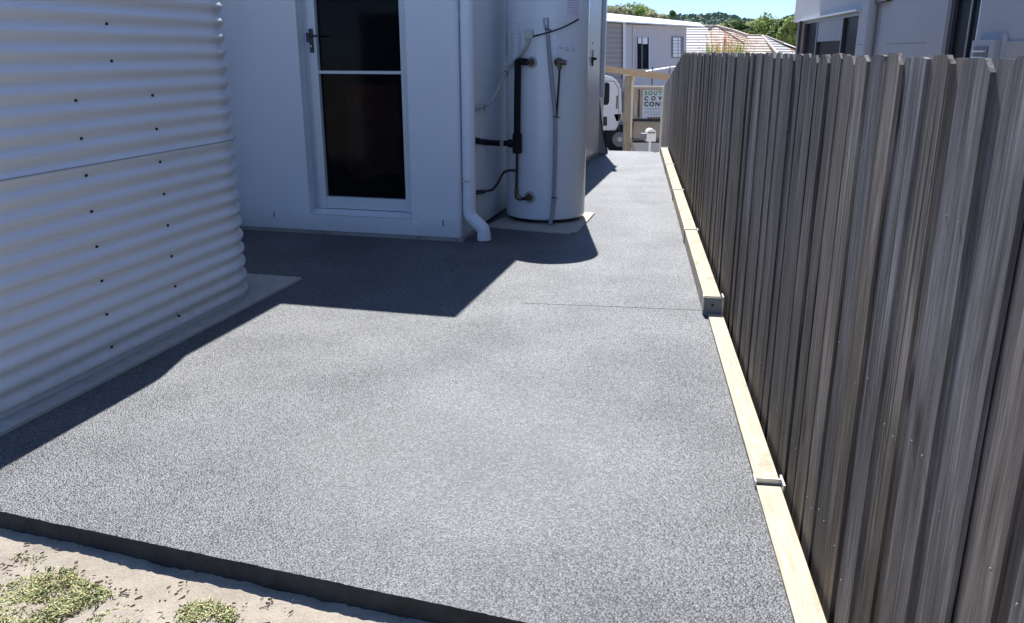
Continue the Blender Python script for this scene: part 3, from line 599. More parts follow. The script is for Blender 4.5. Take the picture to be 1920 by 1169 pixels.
def hpost(y, zt, x0, x1, label):
    t = thing('steel_post', label, 'post', 'F', ((x0+x1)/2, y, -.3), 'galvanised H posts between the sleepers')
    MB().box(x0-.001, x1+.001, y-.0025, y+.0025, -.3, zt).build('web', 'gal', t)
    MB().box(x0-.006, x0-.0015, y-.024, y+.024, -.3, zt).build('flange', 'gal', t); MB().box(x1+.0015, x1+.0075, y-.040, y+.028, -.3, zt).build('flange', 'gal', t)
hpost(2.36, .022, .420, .492, 'white galvanised H post top between the two nearest sleepers')
for y, lb_ in zip(posts_y, ['galvanised H post at the first joint beyond the end plate', 'galvanised H post at the second joint beyond the end plate', 'galvanised H post at the third joint beyond the end plate', 'galvanised H post at the far end of the sleeper edging']):
    hpost(y, .094, .400, .482, lb_)
ep = thing('end_bracket', 'galvanised steel plate with one hole closing the step between two sleepers', 'bracket', 'F', (.44, 4.1, -.1))
MB().box(.400, .484, 4.078, 4.084, -.1, .092).build('plate', 'galdark', ep, bevel=.0015)
MB().box(.394, .3985, 4.082, 4.135, -.1, .096).build('flange', 'gal', ep); MB().box(.486, .492, 4.070, 4.140, -.1, .099).build('flange', 'gal', ep)
MB().tube([(.440, 4.0765, .055), (.440, 4.0782, .055)], .0075, 12).build('bolt_hole', 'black', ep)

# ------------------------------------------------------------------ paling fence
FX = .517
fence = thing('paling_fence', 'tall weathered grey hardwood paling fence running along the right of the path', 'fence', 'F', (FX, .6, -.3))
def ftop(y): return 1.243 if y < 9.15 else 1.243-(y-9.15)*.108
def paling_mesh(k, wd):
    rnd = random.Random(k); bm = MB(); th = .0085; segz = 7; cup = rnd.uniform(-.0005, .0005); v = []; f = []
    c = rnd.uniform(.012, .022) if k % 3 else .003
    zt = 1.545
    bowa = rnd.uniform(-.0018, .0018)
    xsn = 5
    for j in range(segz+1):
        z = zt*j/segz; bow = bowa*math.sin(PI*j/segz)
        for side in (0, 1):
            for i in range(xsn):
                u = i/(xsn-1); y = (u-.5)*wd+bow*.6; zz = z
                if j == segz: zz = z-c*max(0, (abs(u-.5)*2-.55)/.45)
                ed = rnd.uniform(-.0012, .0012) if i in (0, xsn-1) else 0
                v.append(((-th if side == 0 else 0)+cup*(1-(2*u-1)**2)+bow, y+ed, zz))
    R_ = 2*xsn
    for j in range(segz):
        for i in range(xsn-1):
            f.append((j*R_+i, j*R_+i+1, (j+1)*R_+i+1, (j+1)*R_+i)); f.append((j*R_+xsn+i+1, j*R_+xsn+i, (j+1)*R_+xsn+i, (j+1)*R_+xsn+i+1))
        f.append((j*R_, (j+1)*R_, (j+1)*R_+xsn, j*R_+xsn)); f.append((j*R_+xsn-1, j*R_+2*xsn-1, (j+1)*R_+2*xsn-1, (j+1)*R_+xsn-1))
    for i in range(xsn-1): f.append((segz*R_+i, segz*R_+i+1, segz*R_+xsn+i+1, segz*R_+xsn+i))
    o = bm.add(v, f).build('paling', 'paling'); me = o.data; bpy.data.objects.remove(o); return me
PW = (.100, .097, .104, .088, .100, .118, .099, .080, .110, .095)
PM = [paling_mesh(k, w_) for k, w_ in enumerate(PW)]
nails = MB(); rnd = random.Random(3)
y = .50; k = 0; cnt = 0
while y < 13.85:
    zt = ftop(y)
    wi = rnd.randrange(len(PM)); wi2 = rnd.randrange(len(PM)); gap = rnd.choice((.007, .009, .03, .04, .05, .062)); wi2 = rnd.choice((5, 8))
    for layer in (0, 1):
        me = PM[wi if layer == 0 else wi2]
        o = bpy.data.objects.new('paling', me); C.objects.link(o); o.parent = fence
        yy = y+PW[wi]/2 if layer == 0 else y+PW[wi]+gap/2+rnd.uniform(-.004, .004)
        xx = FX+(rnd.uniform(-.0012, 0) if layer == 0 else .0087)
        ztt = ftop(yy)+rnd.uniform(-.004, .005)-(.003 if layer else 0)
        o.location = Vector((xx, yy, ztt-1.545))-LOC[fence.name]
        o.rotation_euler = (rnd.uniform(-.0025, .0025), rnd.uniform(-.0025, .0025), rnd.uniform(-.012, .012)); cnt += 1
        if yy < 8 and layer == 0:
            for zr in (1.02, .58, .14):
                zj = rnd.uniform(-.03, .03)
                for dy_ in (-.028, .028):
                    if rnd.random() < .55:
                        nails.lathe([(.0001, 0), (.0028, 0), (.0028, .0016), (.0001, .002)], (0, 0, 0), 6)
                        for q in range(24):
                            vx, vy, vz = nails.v[-24+q]; nails.v[-24+q] = (xx-.0100-vz, yy+dy_+vx+rnd.uniform(-.0005, .0005), zr+vy+zj)
    y += PW[wi]+gap
for i, zr in enumerate((1.0, .56, .12)):
    MB().box(FX+.045, FX+.085, .5, 9.6, zr-.035, zr+.035).build('rail', 'postwood', fence)
for yy in (1.9, 4.4, 6.9, 9.4, 11.9, 13.8): MB().box(FX+.087, FX+.16, yy, yy+.1, -.9, ftop(yy)-.12).build('post', 'postwood', fence)
# end post facing the street
MB().box(FX-.03, FX+.05, 14.06, 14.12, -1.4, .72).build('end_post', 'hwall', fence)
nails.sm = False; nails.build('nail_heads', 'galdark', fence, props={'kind': 'stuff'})

# ------------------------------------------------------------------ neighbour house on the right (frame F, wall plane x = NX)
NX = 2.6
nh = thing('neighbour_house', 'pale grey two storey house in shade standing behind the paling fence', 'house', 'F', (NX+3, 9, -.6))
nw = MB()
wins = [(10.87, 14.30, .55, 1.695), (7.20, 7.93, -.45, 2.5)]
T = .22
cuts = [(.5, 6.64), (6.64, 7.20), (7.93, 10.87)]
nw.box(NX, NX+T, .5, 7.20, -.6, 5.2).box(NX, NX+T, 7.20, 7.93, 2.5, 5.2).box(NX, NX+T, 7.20, 7.93, -.6, -.45)
nw.box(NX, NX+T, 7.93, 10.87, -.6, 5.2).box(NX, NX+T, 10.87, 14.30, 1.695, 5.2).box(NX, NX+T, 10.87, 14.30, -.6, .55)
nw.box(NX, NX+T, 14.30, 15.10, 1.70, 5.2).box(NX+T, NX+7, 14.88, 15.10, 1.70, 5.2).box(NX+T, NX+7, .5, .72, -.6, 5.2).box(NX+7.002, NX+7.2, .5, 15.1, -.6, 5.2)
nw.build('wall', 'nwall', nh)
MB().box(NX+.05, NX+T, 14.31, 15.02, -.6, 1.697).box(NX+T, NX+7, 14.80, 15.02, -.6, 1.697).build('lower_wall', 'nbrick', nh)
MB().box(NX-.65, NX+7.3, .2, 15.4, 5.203, 5.4).build('roof', 'roofwhite', nh)
for (y0, y1, z) in ((8.35, 9.6, 1.325), (10.25, 10.8, 1.325)): MB().box(NX-.0015, NX+.001, y0, y1, z-.005, z+.005).build('cladding_joint', 'galdark', nh)
MB().box(NX-.0015, NX+.001, 9.93, 9.945, 1.3, 5.1).build('cladding_joint', 'galdark', nh)
MB().box(NX-.003, NX+.001, 9.25, 10.6, 1.735, 1.75).build('cladding_joint', 'galdark', nh) if False else None
MB().box(NX-.06, NX-.003, 9.60, 10.02, 1.745, 1.765).build('pipe_bracket', 'black', nh)
pdn = MB().tube([(NX-.055, 10.08, -.6), (NX-.055, 10.08, 5.1)], .05, 14).build('downpipe', 'nwall', nh)
# long window with blind
wn = MB().box(NX+.02, NX+.08, 14.22, 14.298, .55, 1.693).box(NX+.02, NX+.08, 10.872, 10.93, .55, 1.693).box(NX+.02, NX+.08, 10.93, 14.22, 1.655, 1.693).box(NX+.02, NX+.08, 13.27, 13.33, .55, 1.655).box(NX+.02, NX+.08, 11.72, 11.77, .55, 1.655).build('window', 'frame_dark', nh)
MB().box(NX+.055, NX+.06, 10.93, 14.22, .55, 1.655).build('pane', 'wglass', wn)
MB().box(NX+.03, NX+.038, 11.77, 13.27, 1.385, 1.655).build('blind', 'blind', wn)
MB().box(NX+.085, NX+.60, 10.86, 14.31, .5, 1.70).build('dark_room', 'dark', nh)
MB().box(NX-.06, NX-.002, 10.80, 14.42, 1.70, 1.716).build('window_hood', 'alu', nh)
MB().box(NX-.05, NX-.002, 14.33, 14.37, .5, 1.698).build('window_trim', 'frame_dark', nh)
# tall dark window
wt = MB().box(NX+.01, NX+.10, 7.202, 7.245, -.45, 2.498).box(NX+.01, NX+.10, 7.245, 7.93, 2.45, 2.498).build('window', 'alu', nh)
MB().box(NX+.03, NX+.10, 7.86, 7.929, -.45, 2.45).box(NX+.045, NX+.09, 7.50, 7.54, -.45, 2.45).build('frame', 'frame_dark', wt)
MB().box(NX+.06, NX+.066, 7.245, 7.86, -.45, 2.45).build('pane', 'wglass', wt)
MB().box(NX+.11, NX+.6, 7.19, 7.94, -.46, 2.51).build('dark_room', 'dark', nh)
# vent / meter box and beige panel
vb = MB().box(NX-.05, NX-.002, 6.70, 7.13, .9, 1.33).build('vent_box', 'nwall', nh, bevel=.004)
MB().box(NX-.055, NX-.0505, 6.80, 7.06, .95, 1.285).build('vent_opening', 'frame_dark', vb)
for z in (1.245, 1.20, 1.155): MB().box(NX-.075, NX-.0555, 6.82, 7.04, z, z+.012).build('louvre', 'alu', vb)
MB().box(NX-.012, NX-.002, 2.0, 6.60, -.5, 1.318).build('beige_panel', 'npanel', nh)
MB().box(NX-.014, NX-.002, 6.603, 6.68, .4, 1.36).build('panel_trim', 'nwall', nh)

# ------------------------------------------------------------------ dry feathery grass behind the fence
def frond_clump(name, label, px, Y, base_z, top_py, n, m, spread, lean, seed, cat='plant'):
    rnd = random.Random(seed); c = at(px, 97, Y); ztop = at(px, top_py, Y).z; mb = MB()
    for i in range(n):
        a = rnd.uniform(0, 2*PI); r0 = abs(rnd.gauss(0, .05)); b = Vector((c.x+r0*math.cos(a), Y+r0*math.sin(a), base_z))
        hgt = (ztop-base_z)*(rnd.uniform(.72, 1.0) if m == 'straw' else rnd.uniform(.84, 1.0)); dx = rnd.gauss(lean, spread); dy_ = rnd.gauss(0, spread)
        p = [b+Vector((dx*t*t, dy_*t*t, hgt*t)) for t in (0, .35, .7, 1)]
        wv_ = rnd.uniform(.004, .007) if m == 'straw' else rnd.uniform(.007, .012); s_ = Vector((1, .3*math.sin(a), 0))*wv_
        v = [];
        for j, q in enumerate(p): k_ = (1, .9, .6, .1)[j]; v += [q-s_*k_, q+s_*k_]
        mb.add(v, [(0, 1, 3, 2), (2, 3, 5, 4), (4, 5, 7, 6)])
        if m == 'straw':
            for t in range(16):
                q = p[2].lerp(p[3], rnd.random()); e = q+Vector((rnd.gauss(0, .018), rnd.gauss(0, .018), rnd.uniform(.0, .035))); mb.add([q, q+Vector((.008, .002, 0)), e], [(0, 1, 2)])
    o = mb.build(name, m, frame='W', loc=(c.x, Y, base_z)); tag(o, label, cat); return o
frond_clump('dry_grass_clump', 'feathery orange dry grass rising behind the far half of the fence', 1358, 10.2, -.3, 53, 190, 'straw', .13, .0, 1)
frond_clump('green_grass_clump', 'bright green leaves under the left of the dry orange grass', 1340, 9.6, -.3, 78, 140, 'frond', .05, -.01, 2)
frond_clump('green_grass_clump', 'bright green leaves under the right of the dry orange grass', 1378, 9.4, -.3, 74, 160, 'frond', .06, .03, 5)
frond_clump('dry_stalk', 'single leaning orange stalk above the fence near the grey house', 1448, 8.2, -.3, 66, 3, 'straw', .012, .16, 4)

# ------------------------------------------------------------------ street side : timber frame, truck, letterbox
tf = thing('pergola', 'weathered timber post carrying a long pale beam in front of the truck', 'pergola', 'W', tuple(at(1180, 200, 20.8).xy)+(-1.75,))
Yb = 20.8
a1, a2 = at(1090, 118, Yb), at(1262, 140, Yb)
def barbox(mb, p, q, w_, hgt, d=.08):
    p, q = Vector(p), Vector(q); 
    return mb.add([(p.x, p.y, p.z), (q.x, q.y, q.z), (q.x-.10, q.y, q.z-hgt), (p.x, p.y, p.z-hgt), (p.x, p.y+d, p.z), (q.x, q.y+d, q.z), (q.x-.10, q.y+d, q.z-hgt), (p.x, p.y+d, p.z-hgt)],
        [(0,1,2,3),(4,7,6,5),(0,4,5,1),(1,5,6,2),(2,6,7,3),(3,7,4,0)])
barbox(MB(), a1, a2, 0, .14, .10).build('beam', 'beam', tf)
pl = [at(1173, 142, Yb+.12), at(1187, 142, Yb+.12), at(1184, 288, Yb+.12), at(1169, 288, Yb+.12)]
for q in (2, 3): pl[q].z = -1.75
def slab4(mb, p, d): 
    v = [tuple(x) for x in p]+[(x.x, x.y+d, x.z) for x in p]; return mb.add(v, [(0,1,2,3),(7,6,5,4),(0,4,5,1),(1,5,6,2),(2,6,7,3),(3,7,4,0)])
slab4(MB(), pl, .16).build('post', 'postwood', tf)
q = [at(1184.5, 137, Yb+.10), at(1189, 137, Yb+.10), at(1184.5, 260, Yb+.10), at(1181, 262, Yb+.10)]; slab4(MB(), q, .015).build('post_edge_board', 'cream', tf)
q = [at(1180, 262, Yb+.09), at(1184, 258, Yb+.09), at(1192, 284, Yb+.09), at(1188, 287, Yb+.09)]; slab4(MB(), q, .05).build('brace', 'postwood', tf)
MB().tube([at(1190, 143, Yb+.05), at(1187, 152, Yb+.05)], .035, 8).build('bolt_plate', 'cream', tf)

YT = 23.6
truck = thing('truck', 'small white cab truck with a beige tray parked on the street beyond the path', 'truck', 'W', (at(1150, 200, YT).x, YT, -1.745))
def prof(pts_, Y0, Y1, name, m, parent, bevel=0):
    P_ = [at(x, y, YT) for x, y in pts_]; return MB().prism([(p.x, p.z) for p in P_], Y0, Y1, 'y').build(name, m, parent, bevel=bevel)
cabp = [(1036, 243), (1038, 190), (1052, 152), (1075, 142), (1137, 142), (1148, 145), (1156, 151), (1162, 160), (1165, 172), (1166, 200), (1165, 222), (1155, 245), (1080, 246)]
cab = prof(cabp, YT, YT+1.75, 'cab', 'truckwhite', truck, .03)
prof([(1100, 158), (1139, 155), (1143, 158), (1142, 192), (1139, 197), (1100, 198)], YT-.012, YT-.002, 'side_window', 'cabglass', cab)
prof([(1156, 180), (1158, 180), (1157.5, 204), (1155.5, 204)], YT-.02, YT-.002, 'door_handle', 'black', cab)
prof([(1129, 219), (1138, 219), (1138, 236), (1129, 236)], YT-.014, YT-.002, 'side_vent', 'black', cab)
prof([(1086, 152), (1152, 152), (1160, 166), (1161, 243), (1160, 243), (1159, 167), (1151, 153.2), (1086, 153.2)], YT-.006, YT-.001, 'door_seam', 'galdark', cab)
prof([(1151, 215), (1170, 213), (1178, 222), (1178, 240), (1172, 232), (1165, 226), (1156, 228)], YT+.0, YT+.25, 'mudguard', 'beige', truck)
def wheel(px, py, r, Y0, nm='wheel'):
    c = at(px, py, YT); t = MB().tube([(c.x, Y0, c.z), (c.x, Y0+.02, c.z), (c.x, Y0+.20, c.z), (c.x, Y0+.22, c.z)], [r-.03, r, r, r-.03], 28).build(nm, 'rubber', truck)
    MB().tube([(c.x, Y0-.01, c.z), (c.x, Y0+.05, c.z)], [r*.5, r*.58], 20).build('rim', 'galdark', t); MB().tube([(c.x, Y0-.03, c.z), (c.x, Y0-.008, c.z)], [r*.16, r*.2], 12).build('hub', 'gal', t)
wheel(1162, 262, .40, YT+.03); wheel(1300, 262, .40, YT+.03); wheel(1075, 262, .40, YT+.03)
MB().box(at(1040, 0, YT).x, at(1370, 0, YT).x, YT+.3, YT+1.5, at(1200, 270, YT).z, at(1200, 246, YT).z).build('chassis', 'black', truck)
MB().tube([at(1131, 262, YT), at(1136, 262, YT+.05)], .22, 18).build('fuel_tank', 'truckwhite', truck) if False else None
lo = prof([(1186, 229), (1372, 229), (1372, 260), (1186, 258)], YT+.02, YT+.08, 'tray_side', 'beige', truck, .006)
prof([(1186, 258.5), (1372, 260.5), (1372, 266), (1186, 264)], YT+.0, YT+1.7, 'tray_floor', 'galdark', truck)
prof([(1184, 223), (1372, 224), (1372, 229), (1184, 228)], YT-.02, YT+.04, 'tray_rail', 'black', truck)
prof([(1184, 228.5), (1188, 228.5), (1185, 252), (1182.5, 252)], YT-.02, YT+.01, 'tray_latch', 'black', truck)
bd = prof([(1189, 166.5), (1372, 168), (1372, 223), (1189, 222.5)], YT+.10, YT+.14, 'side_board', 'beige', truck)
prof([(1189, 162), (1372, 163), (1372, 167.5), (1189, 166)], YT+.06, YT+.2, 'top_rail', 'cream', truck)
prof([(1198.5, 168), (1200.5, 168), (1199.5, 222), (1197, 222)], YT+.075, YT+.098, 'strap', 'black', truck)
MB().tube([at(1168.5, 214, YT+.4), at(1168.5, 172, YT+.4), at(1170.5, 166, YT+.4)], .05, 10).build('exhaust_stack', 'galdark', truck)
prof([(1164, 176), (1172, 175), (1172, 182), (1164, 183)], YT+.42, YT+.5, 'clamp', 'black', truck)
prof([(1190, 190), (1194, 190), (1194, 216), (1190, 216)], YT+.05, YT+.095, 'board_stake', 'cream', truck)
prof([(1174, 175), (1182, 174), (1182, 188), (1174, 189)], YT+.3, YT+.5, 'lamp_box', 'gal', truck)
prof([(1176, 240), (1184, 240), (1184, 284), (1174, 284)], YT+.3, YT+.6, 'mud_flap', 'black', truck)
# signboard on the truck
sg = thing('signboard', 'white signboard with green and black lettering fixed to the truck side', 'sign', 'W', (at(1230, 200, YT).x, YT+.09, at(1230, 228, YT).z))
P_ = [at(x, y, YT+.07) for x, y in ((1206, 169), (1275, 170), (1275, 227), (1203, 226))]
MB().prism([(p.x, p.z) for p in P_], YT+.07, YT+.09, 'y').build('board', 'signwhite', sg)
def text(s_, px, py, size, m, parent, sp=1.0):
    cu = bpy.data.curves.new('lettering', 'FONT'); cu.body = s_; cu.size = size; cu.space_character = sp; cu.extrude = .002; cu.offset = .006
    o = bpy.data.objects.new('tmp', cu); C.objects.link(o); bpy.context.view_layer.update()
    me = bpy.data.meshes.new_from_object(o.evaluated_get(bpy.context.evaluated_depsgraph_get())); bpy.data.objects.remove(o)
    me.materials.clear(); me.materials.append(M[m]); t = bpy.data.objects.new('lettering', me); t['kind'] = 'stuff'; C.objects.link(t); t.parent = parent
    p = at(px, py, YT+.064); t.location = p-LOC[parent.name]; t.rotation_euler = (R(90), 0, 0); return t
text('SOUTH', 1208.5, 178.5, .150, 'green', sg, 1.35); text('C O W', 1208, 188.5, .150, 'signblack', sg, 1.25); text('CONST', 1207.5, 199.5, .165, 'signblack', sg, 1.3)
ik = MB(); rnd = random.Random(5)
for (py, hh, xa, xb) in ((205.5, 1.6, 1211, 1270), (211, 1.2, 1208, 1268), (215.5, 1.2, 1216, 1268)):
    x = xa
    while x < xb:
        e = x+rnd.uniform(1, 4); P_ = [at(x, py, YT+.064), at(e, py, YT+.064), at(e, py-hh, YT+.064), at(x, py-hh, YT+.064)]; ik.add(P_, [(0, 1, 2, 3)]); x = e+.8
ik.build('small_lettering', 'ink', sg, props={'kind': 'stuff'})
P_ = None; ib = MB(); x = 1214
while x < 1270: ib.add([at(x, 225, YT+.064), at(x+3.6, 225, YT+.064), at(x+3.6, 219.5, YT+.064), at(x, 219.5, YT+.064)], [(0, 1, 2, 3)]); x += 5
ib.build('small_lettering', 'signbrown', sg, props={'kind': 'stuff'})

# letterbox
YM = 19.6
c = at(1219, 262, YM)
lbx = thing('letterbox', 'white letterbox with rounded top on a thin white post', 'letterbox', 'W', (c.x, YM, gz(0, YM)))
k = 1/ (FPX/ (YM*math.cos(R(PITCH))+.9))
cz = at(1219, 252, YM).z; wbx = .105
body = [(c.x-wbx, cz-.15), (c.x+wbx, cz-.15), (c.x+wbx, cz+.03)]+[(c.x+wbx*math.cos(R(a_)), cz+.03+wbx*.95*math.sin(R(a_))) for a_ in range(15, 180, 15)]+[(c.x-wbx, cz+.03)]
bo = MB().prism(body, YM-.16, YM+.16, 'y').build('box', 'truckwhite', lbx, bevel=.006)
MB().box(c.x-.075, c.x+.075, YM-.175, YM-.161, cz+.035, cz+.055).build('slot', 'black', bo); MB().box(c.x-.21, c.x-wbx-.003, YM-.10, YM+.1, cz-.10, cz+.02).build('paper_holder', 'galdark', bo)
pb = at(1213, 282, YM); MB().tube([(c.x, YM, cz-.15), (c.x-.03, YM, gz(0, YM)-.3)], .026, 10).build('post', 'truckwhite', lbx)

# ------------------------------------------------------------------ houses across the street
YL, YR = 36.0, 40.0
def aw(px, py, off=0):
    """point on the slanting front wall of the far white house"""
    # wall from (x at px1135,YL) to (px1287,YR)
    A = at(1135, 97, YL); B = at(1287, 97, YR); az_t = (px-960)/(FPX*math.cos(R(PITCH))+487.5*math.sin(R(PITCH)))
    d = B-A; t = (az_t*A.y-A.x)/(d.x-az_t*d.y); Y = A.y+d.y*t-off
    return at(px, py, Y)
fh = thing('far_house', 'white flat roofed house across the street with two windows', 'house', 'W', (at(1210, 97, 38).x, 38, -1.75))
def wp(pts_, off0, off1, name, m, parent, bottom=None):
    a_ = [aw(x, y, off0) for x, y in pts_]; b_ = [aw(x, y, off1) for x, y in pts_]
    if bottom is not None:
        for L in (a_, b_):
            for i in bottom: L[i].z = -1.8
    n = len(pts_); return MB().add([tuple(v) for v in a_+b_], [tuple(range(n)), tuple(range(2*n-1, n-1, -1))]+[(i, (i+1)%n, n+(i+1)%n, n+i) for i in range(n)]).build(name, m, parent)
M['blockwork'] = None
def courses(name, c1, c2, scale):
    m = bpy.data.materials.new(name); m.use_nodes = True; n, l = nodes(m); p = n['Principled BSDF']; tc = n.new('ShaderNodeTexCoord')
    wv = n.new('ShaderNodeTexWave'); wv.bands_direction = 'Z'; wv.inputs['Scale'].default_value = scale; l.new(tc.outputs['Object'], wv.inputs['Vector'])
    nz = n.new('ShaderNodeTexNoise'); nz.inputs['Scale'].default_value = 3; l.new(tc.outputs['Object'], nz.inputs['Vector'])
    ad = n.new('ShaderNodeMath'); ad.operation = 'MULTIPLY'; l.new(wv.outputs['Fac'], ad.inputs[0]); l.new(nz.outputs[0], ad.inputs[1])
    r = n.new('ShaderNodeValToRGB'); r.color_ramp.elements[0].color = (*c1, 1); r.color_ramp.elements[1].color = (*c2, 1); r.color_ramp.elements[1].position = .6
    l.new(ad.outputs[0], r.inputs[0]); l.new(r.outputs[0], p.inputs['Base Color']); p.inputs['Roughness'].default_value = .9; return m
M['blockwork'] = courses('grey_blockwork', (.28, .26, .25), (.36, .34, .33), 1.6)
wp([(1050, 38), (1169, 45), (1169, 200), (1050, 200)], .12, -.2, 'block_wall', 'blockwork', fh, (2, 3))
wp([(1169, 46), (1287, 50), (1287, 200), (1169, 200)], 0, -.25, 'wall', 'hwall', fh, (2, 3))
b1 = aw(1287, 97, 0); MB().box(b1.x-.25, b1.x-.002, b1.y+.26, b1.y+7, -1.8, aw(1287, 50).z).build('wall', 'hwall', fh)
def slantroof(pts_, name):
    lo_ = [aw(x, y, .5) for x, y in pts_]; hi = [Vector((v.x+1.5, v.y+7, v.z+.0)) for v in lo_]
    return lo_, hi
L = [aw(1050, 33.5, .55), aw(1322, 49.5, .55), aw(1322, 51.5, .55), aw(1050, 36.5, .55)]; Bk = [v+Vector((1.2, 7, .58 if i_ in (0, 3) else .36)) for i_, v in enumerate(L)]
MB().add([tuple(v) for v in L+Bk], [(0,1,2,3),(7,6,5,4),(0,4,5,1),(1,5,6,2),(2,6,7,3),(3,7,4,0)]).build('roof', 'roofwhite', fh)
wp([(1168, 43), (1174, 43.5), (1174, 150), (1168, 150)], .22, .10, 'downpipe', 'alu', fh)
wp([(1185, 48), (1186.2, 48), (1186.2, 128), (1185, 128)], .01, .0, 'wall_joint', 'galdark', fh)
w1 = wp([(1193, 69), (1218, 69), (1218, 131), (1193, 131)], .05, .01, 'window', 'alu', fh)
wp([(1195, 70.5), (1216.5, 70.5), (1216.5, 130), (1195, 130)], .07, .052, 'pane', 'wglass', w1)
wp([(1196.5, 71), (1203, 71), (1203, 82), (1196.5, 82)], .085, .072, 'blind', 'roofwhite', w1); wp([(1205, 71), (1214, 71), (1214, 83), (1205, 83)], .085, .072, 'blind', 'roofwhite', w1)
wp([(1203, 71), (1204.6, 71), (1204.6, 130), (1203, 130)], .10, .072, 'mullion', 'galdark', w1)
w2 = wp([(1260, 69), (1282, 69), (1282, 109), (1260, 109)], .05, .01, 'window', 'galdark', fh)
wp([(1262, 71), (1276, 71), (1276, 107), (1262, 107)], .07, .052, 'blind', 'roofwhite', w2)
for yy in (76, 82, 88, 94, 100): wp([(1262, yy), (1276, yy), (1276, yy+.8), (1262, yy+.8)], .078, .071, 'louvre', 'galdark', w2)
wp([(1271, 72), (1272, 72), (1272, 107), (1271, 107)], .085, .079, 'mullion', 'galdark', w2)
rl = thing('handrail', 'thin white handrail with dark posts below the windows of the far white house', 'handrail', 'W', (at(1250, 130, 34).x, 34, -1.78))
MB().tube([at(1205, 136, 34), at(1258, 127, 34), at(1290, 124, 34)], .035, 8).build('rail', 'truckwhite', rl)
for px in (1224, 1256): v = at(px, 125, 34); MB().tube([v, (v.x, 34, -1.78)], .03, 8).build('post', 'galdark', rl)

# tiled roof house : stepped tile courses
th_ = thing('tiled_house', 'house with a pinkish brown tiled hip roof beyond the fence', 'house', 'W', (at(1390, 97, 50).x, 50, -1.75))
def tileroof(top, bot, Yt, Yb_, rows, name, m):
    """top, bot: left-right pixel polylines with same count; courses between"""
    mb = MB(); n = len(top)
    T_ = [at(x, y, Yt) for x, y in top]; B_ = [at(x, y, Yb_) for x, y in bot]
    for r_ in range(rows):
        a_, b_ = r_/rows, (r_+1)/rows
        up = [T_[i].lerp(B_[i], a_) for i in range(n)]; dn = [T_[i].lerp(B_[i], b_)+Vector((0, -.02, .03)) for i in range(n)]; dn2 = [v-Vector((0, 0, .03)) for v in dn]
        for i in range(n-1): mb.add([up[i], up[i+1], dn[i+1], dn[i], dn2[i+1], dn2[i]], [(0, 1, 2, 3), (3, 2, 4, 5)])
    return mb.build(name, m, th_)
tileroof([(1287, 51), (1327, 51)], [(1287, 118), (1327, 118)], 52, 47, 13, 'roof_slope', 'tiles_glare')
tileroof([(1327, 51), (1345, 51), (1372, 57), (1402, 68)], [(1327, 118), (1400, 118), (1440, 118), (1470, 118)], 52, 47, 13, 'roof_slope', 'tiles')
tileroof([(1402, 68), (1428, 68.5)], [(1380, 118), (1462, 118)], 49.5, 46, 10, 'roof_slope', 'tiles')
tileroof([(1428, 68.5), (1436, 70)], [(1462, 118), (1530, 118)], 49.5, 46, 10, 'roof_slope', 'tiles_glare')
tileroof([(1436, 70), (1494, 94)], [(1500, 118), (1560, 118)], 49.6, 46.5, 8, 'roof_slope', 'tiles')
rc = MB(); rc.tube([at(1287, 50, 52), at(1345, 50.5, 52)], .09, 8).tube([at(1345, 50.5, 52), at(1372, 57, 51), at(1404, 68, 49.6)], .09, 8).tube([at(1404, 68, 49.6), at(1430, 68.5, 49.6)], .09, 8).tube([at(1430, 68.5, 49.6), at(1464, 108, 46)], .09, 8).tube([at(1434, 69, 49.6), at(1496, 93.5, 48)], .09, 8)
rc.build('ridge_capping', 'tiles', th_)
MB().tube([at(1470, 83.5, 48.4), at(1498, 93.5, 47.6)], .07, 8).build('gutter', 'frame_dark', th_)
x0, x1 = at(1287, 97, 47.5).x, at(1530, 97, 47.5).x
MB().box(x0+.2, x1, 47.8, 56, -1.8, .35).build('wall', 'hwall', th_)
MB().tube([at(1332, 53, 51.9), at(1330, 60, 51.5)], .16, 6).tube([at(1328, 51, 51.9), at(1332, 54, 51.9)], .12, 6).build('chimney_cowl', 'bark', th_)
MB().tube([at(1337.5, 50, 52.2), at(1337, 31, 52.2)], .035, 6).build('mast', 'galdark', th_)

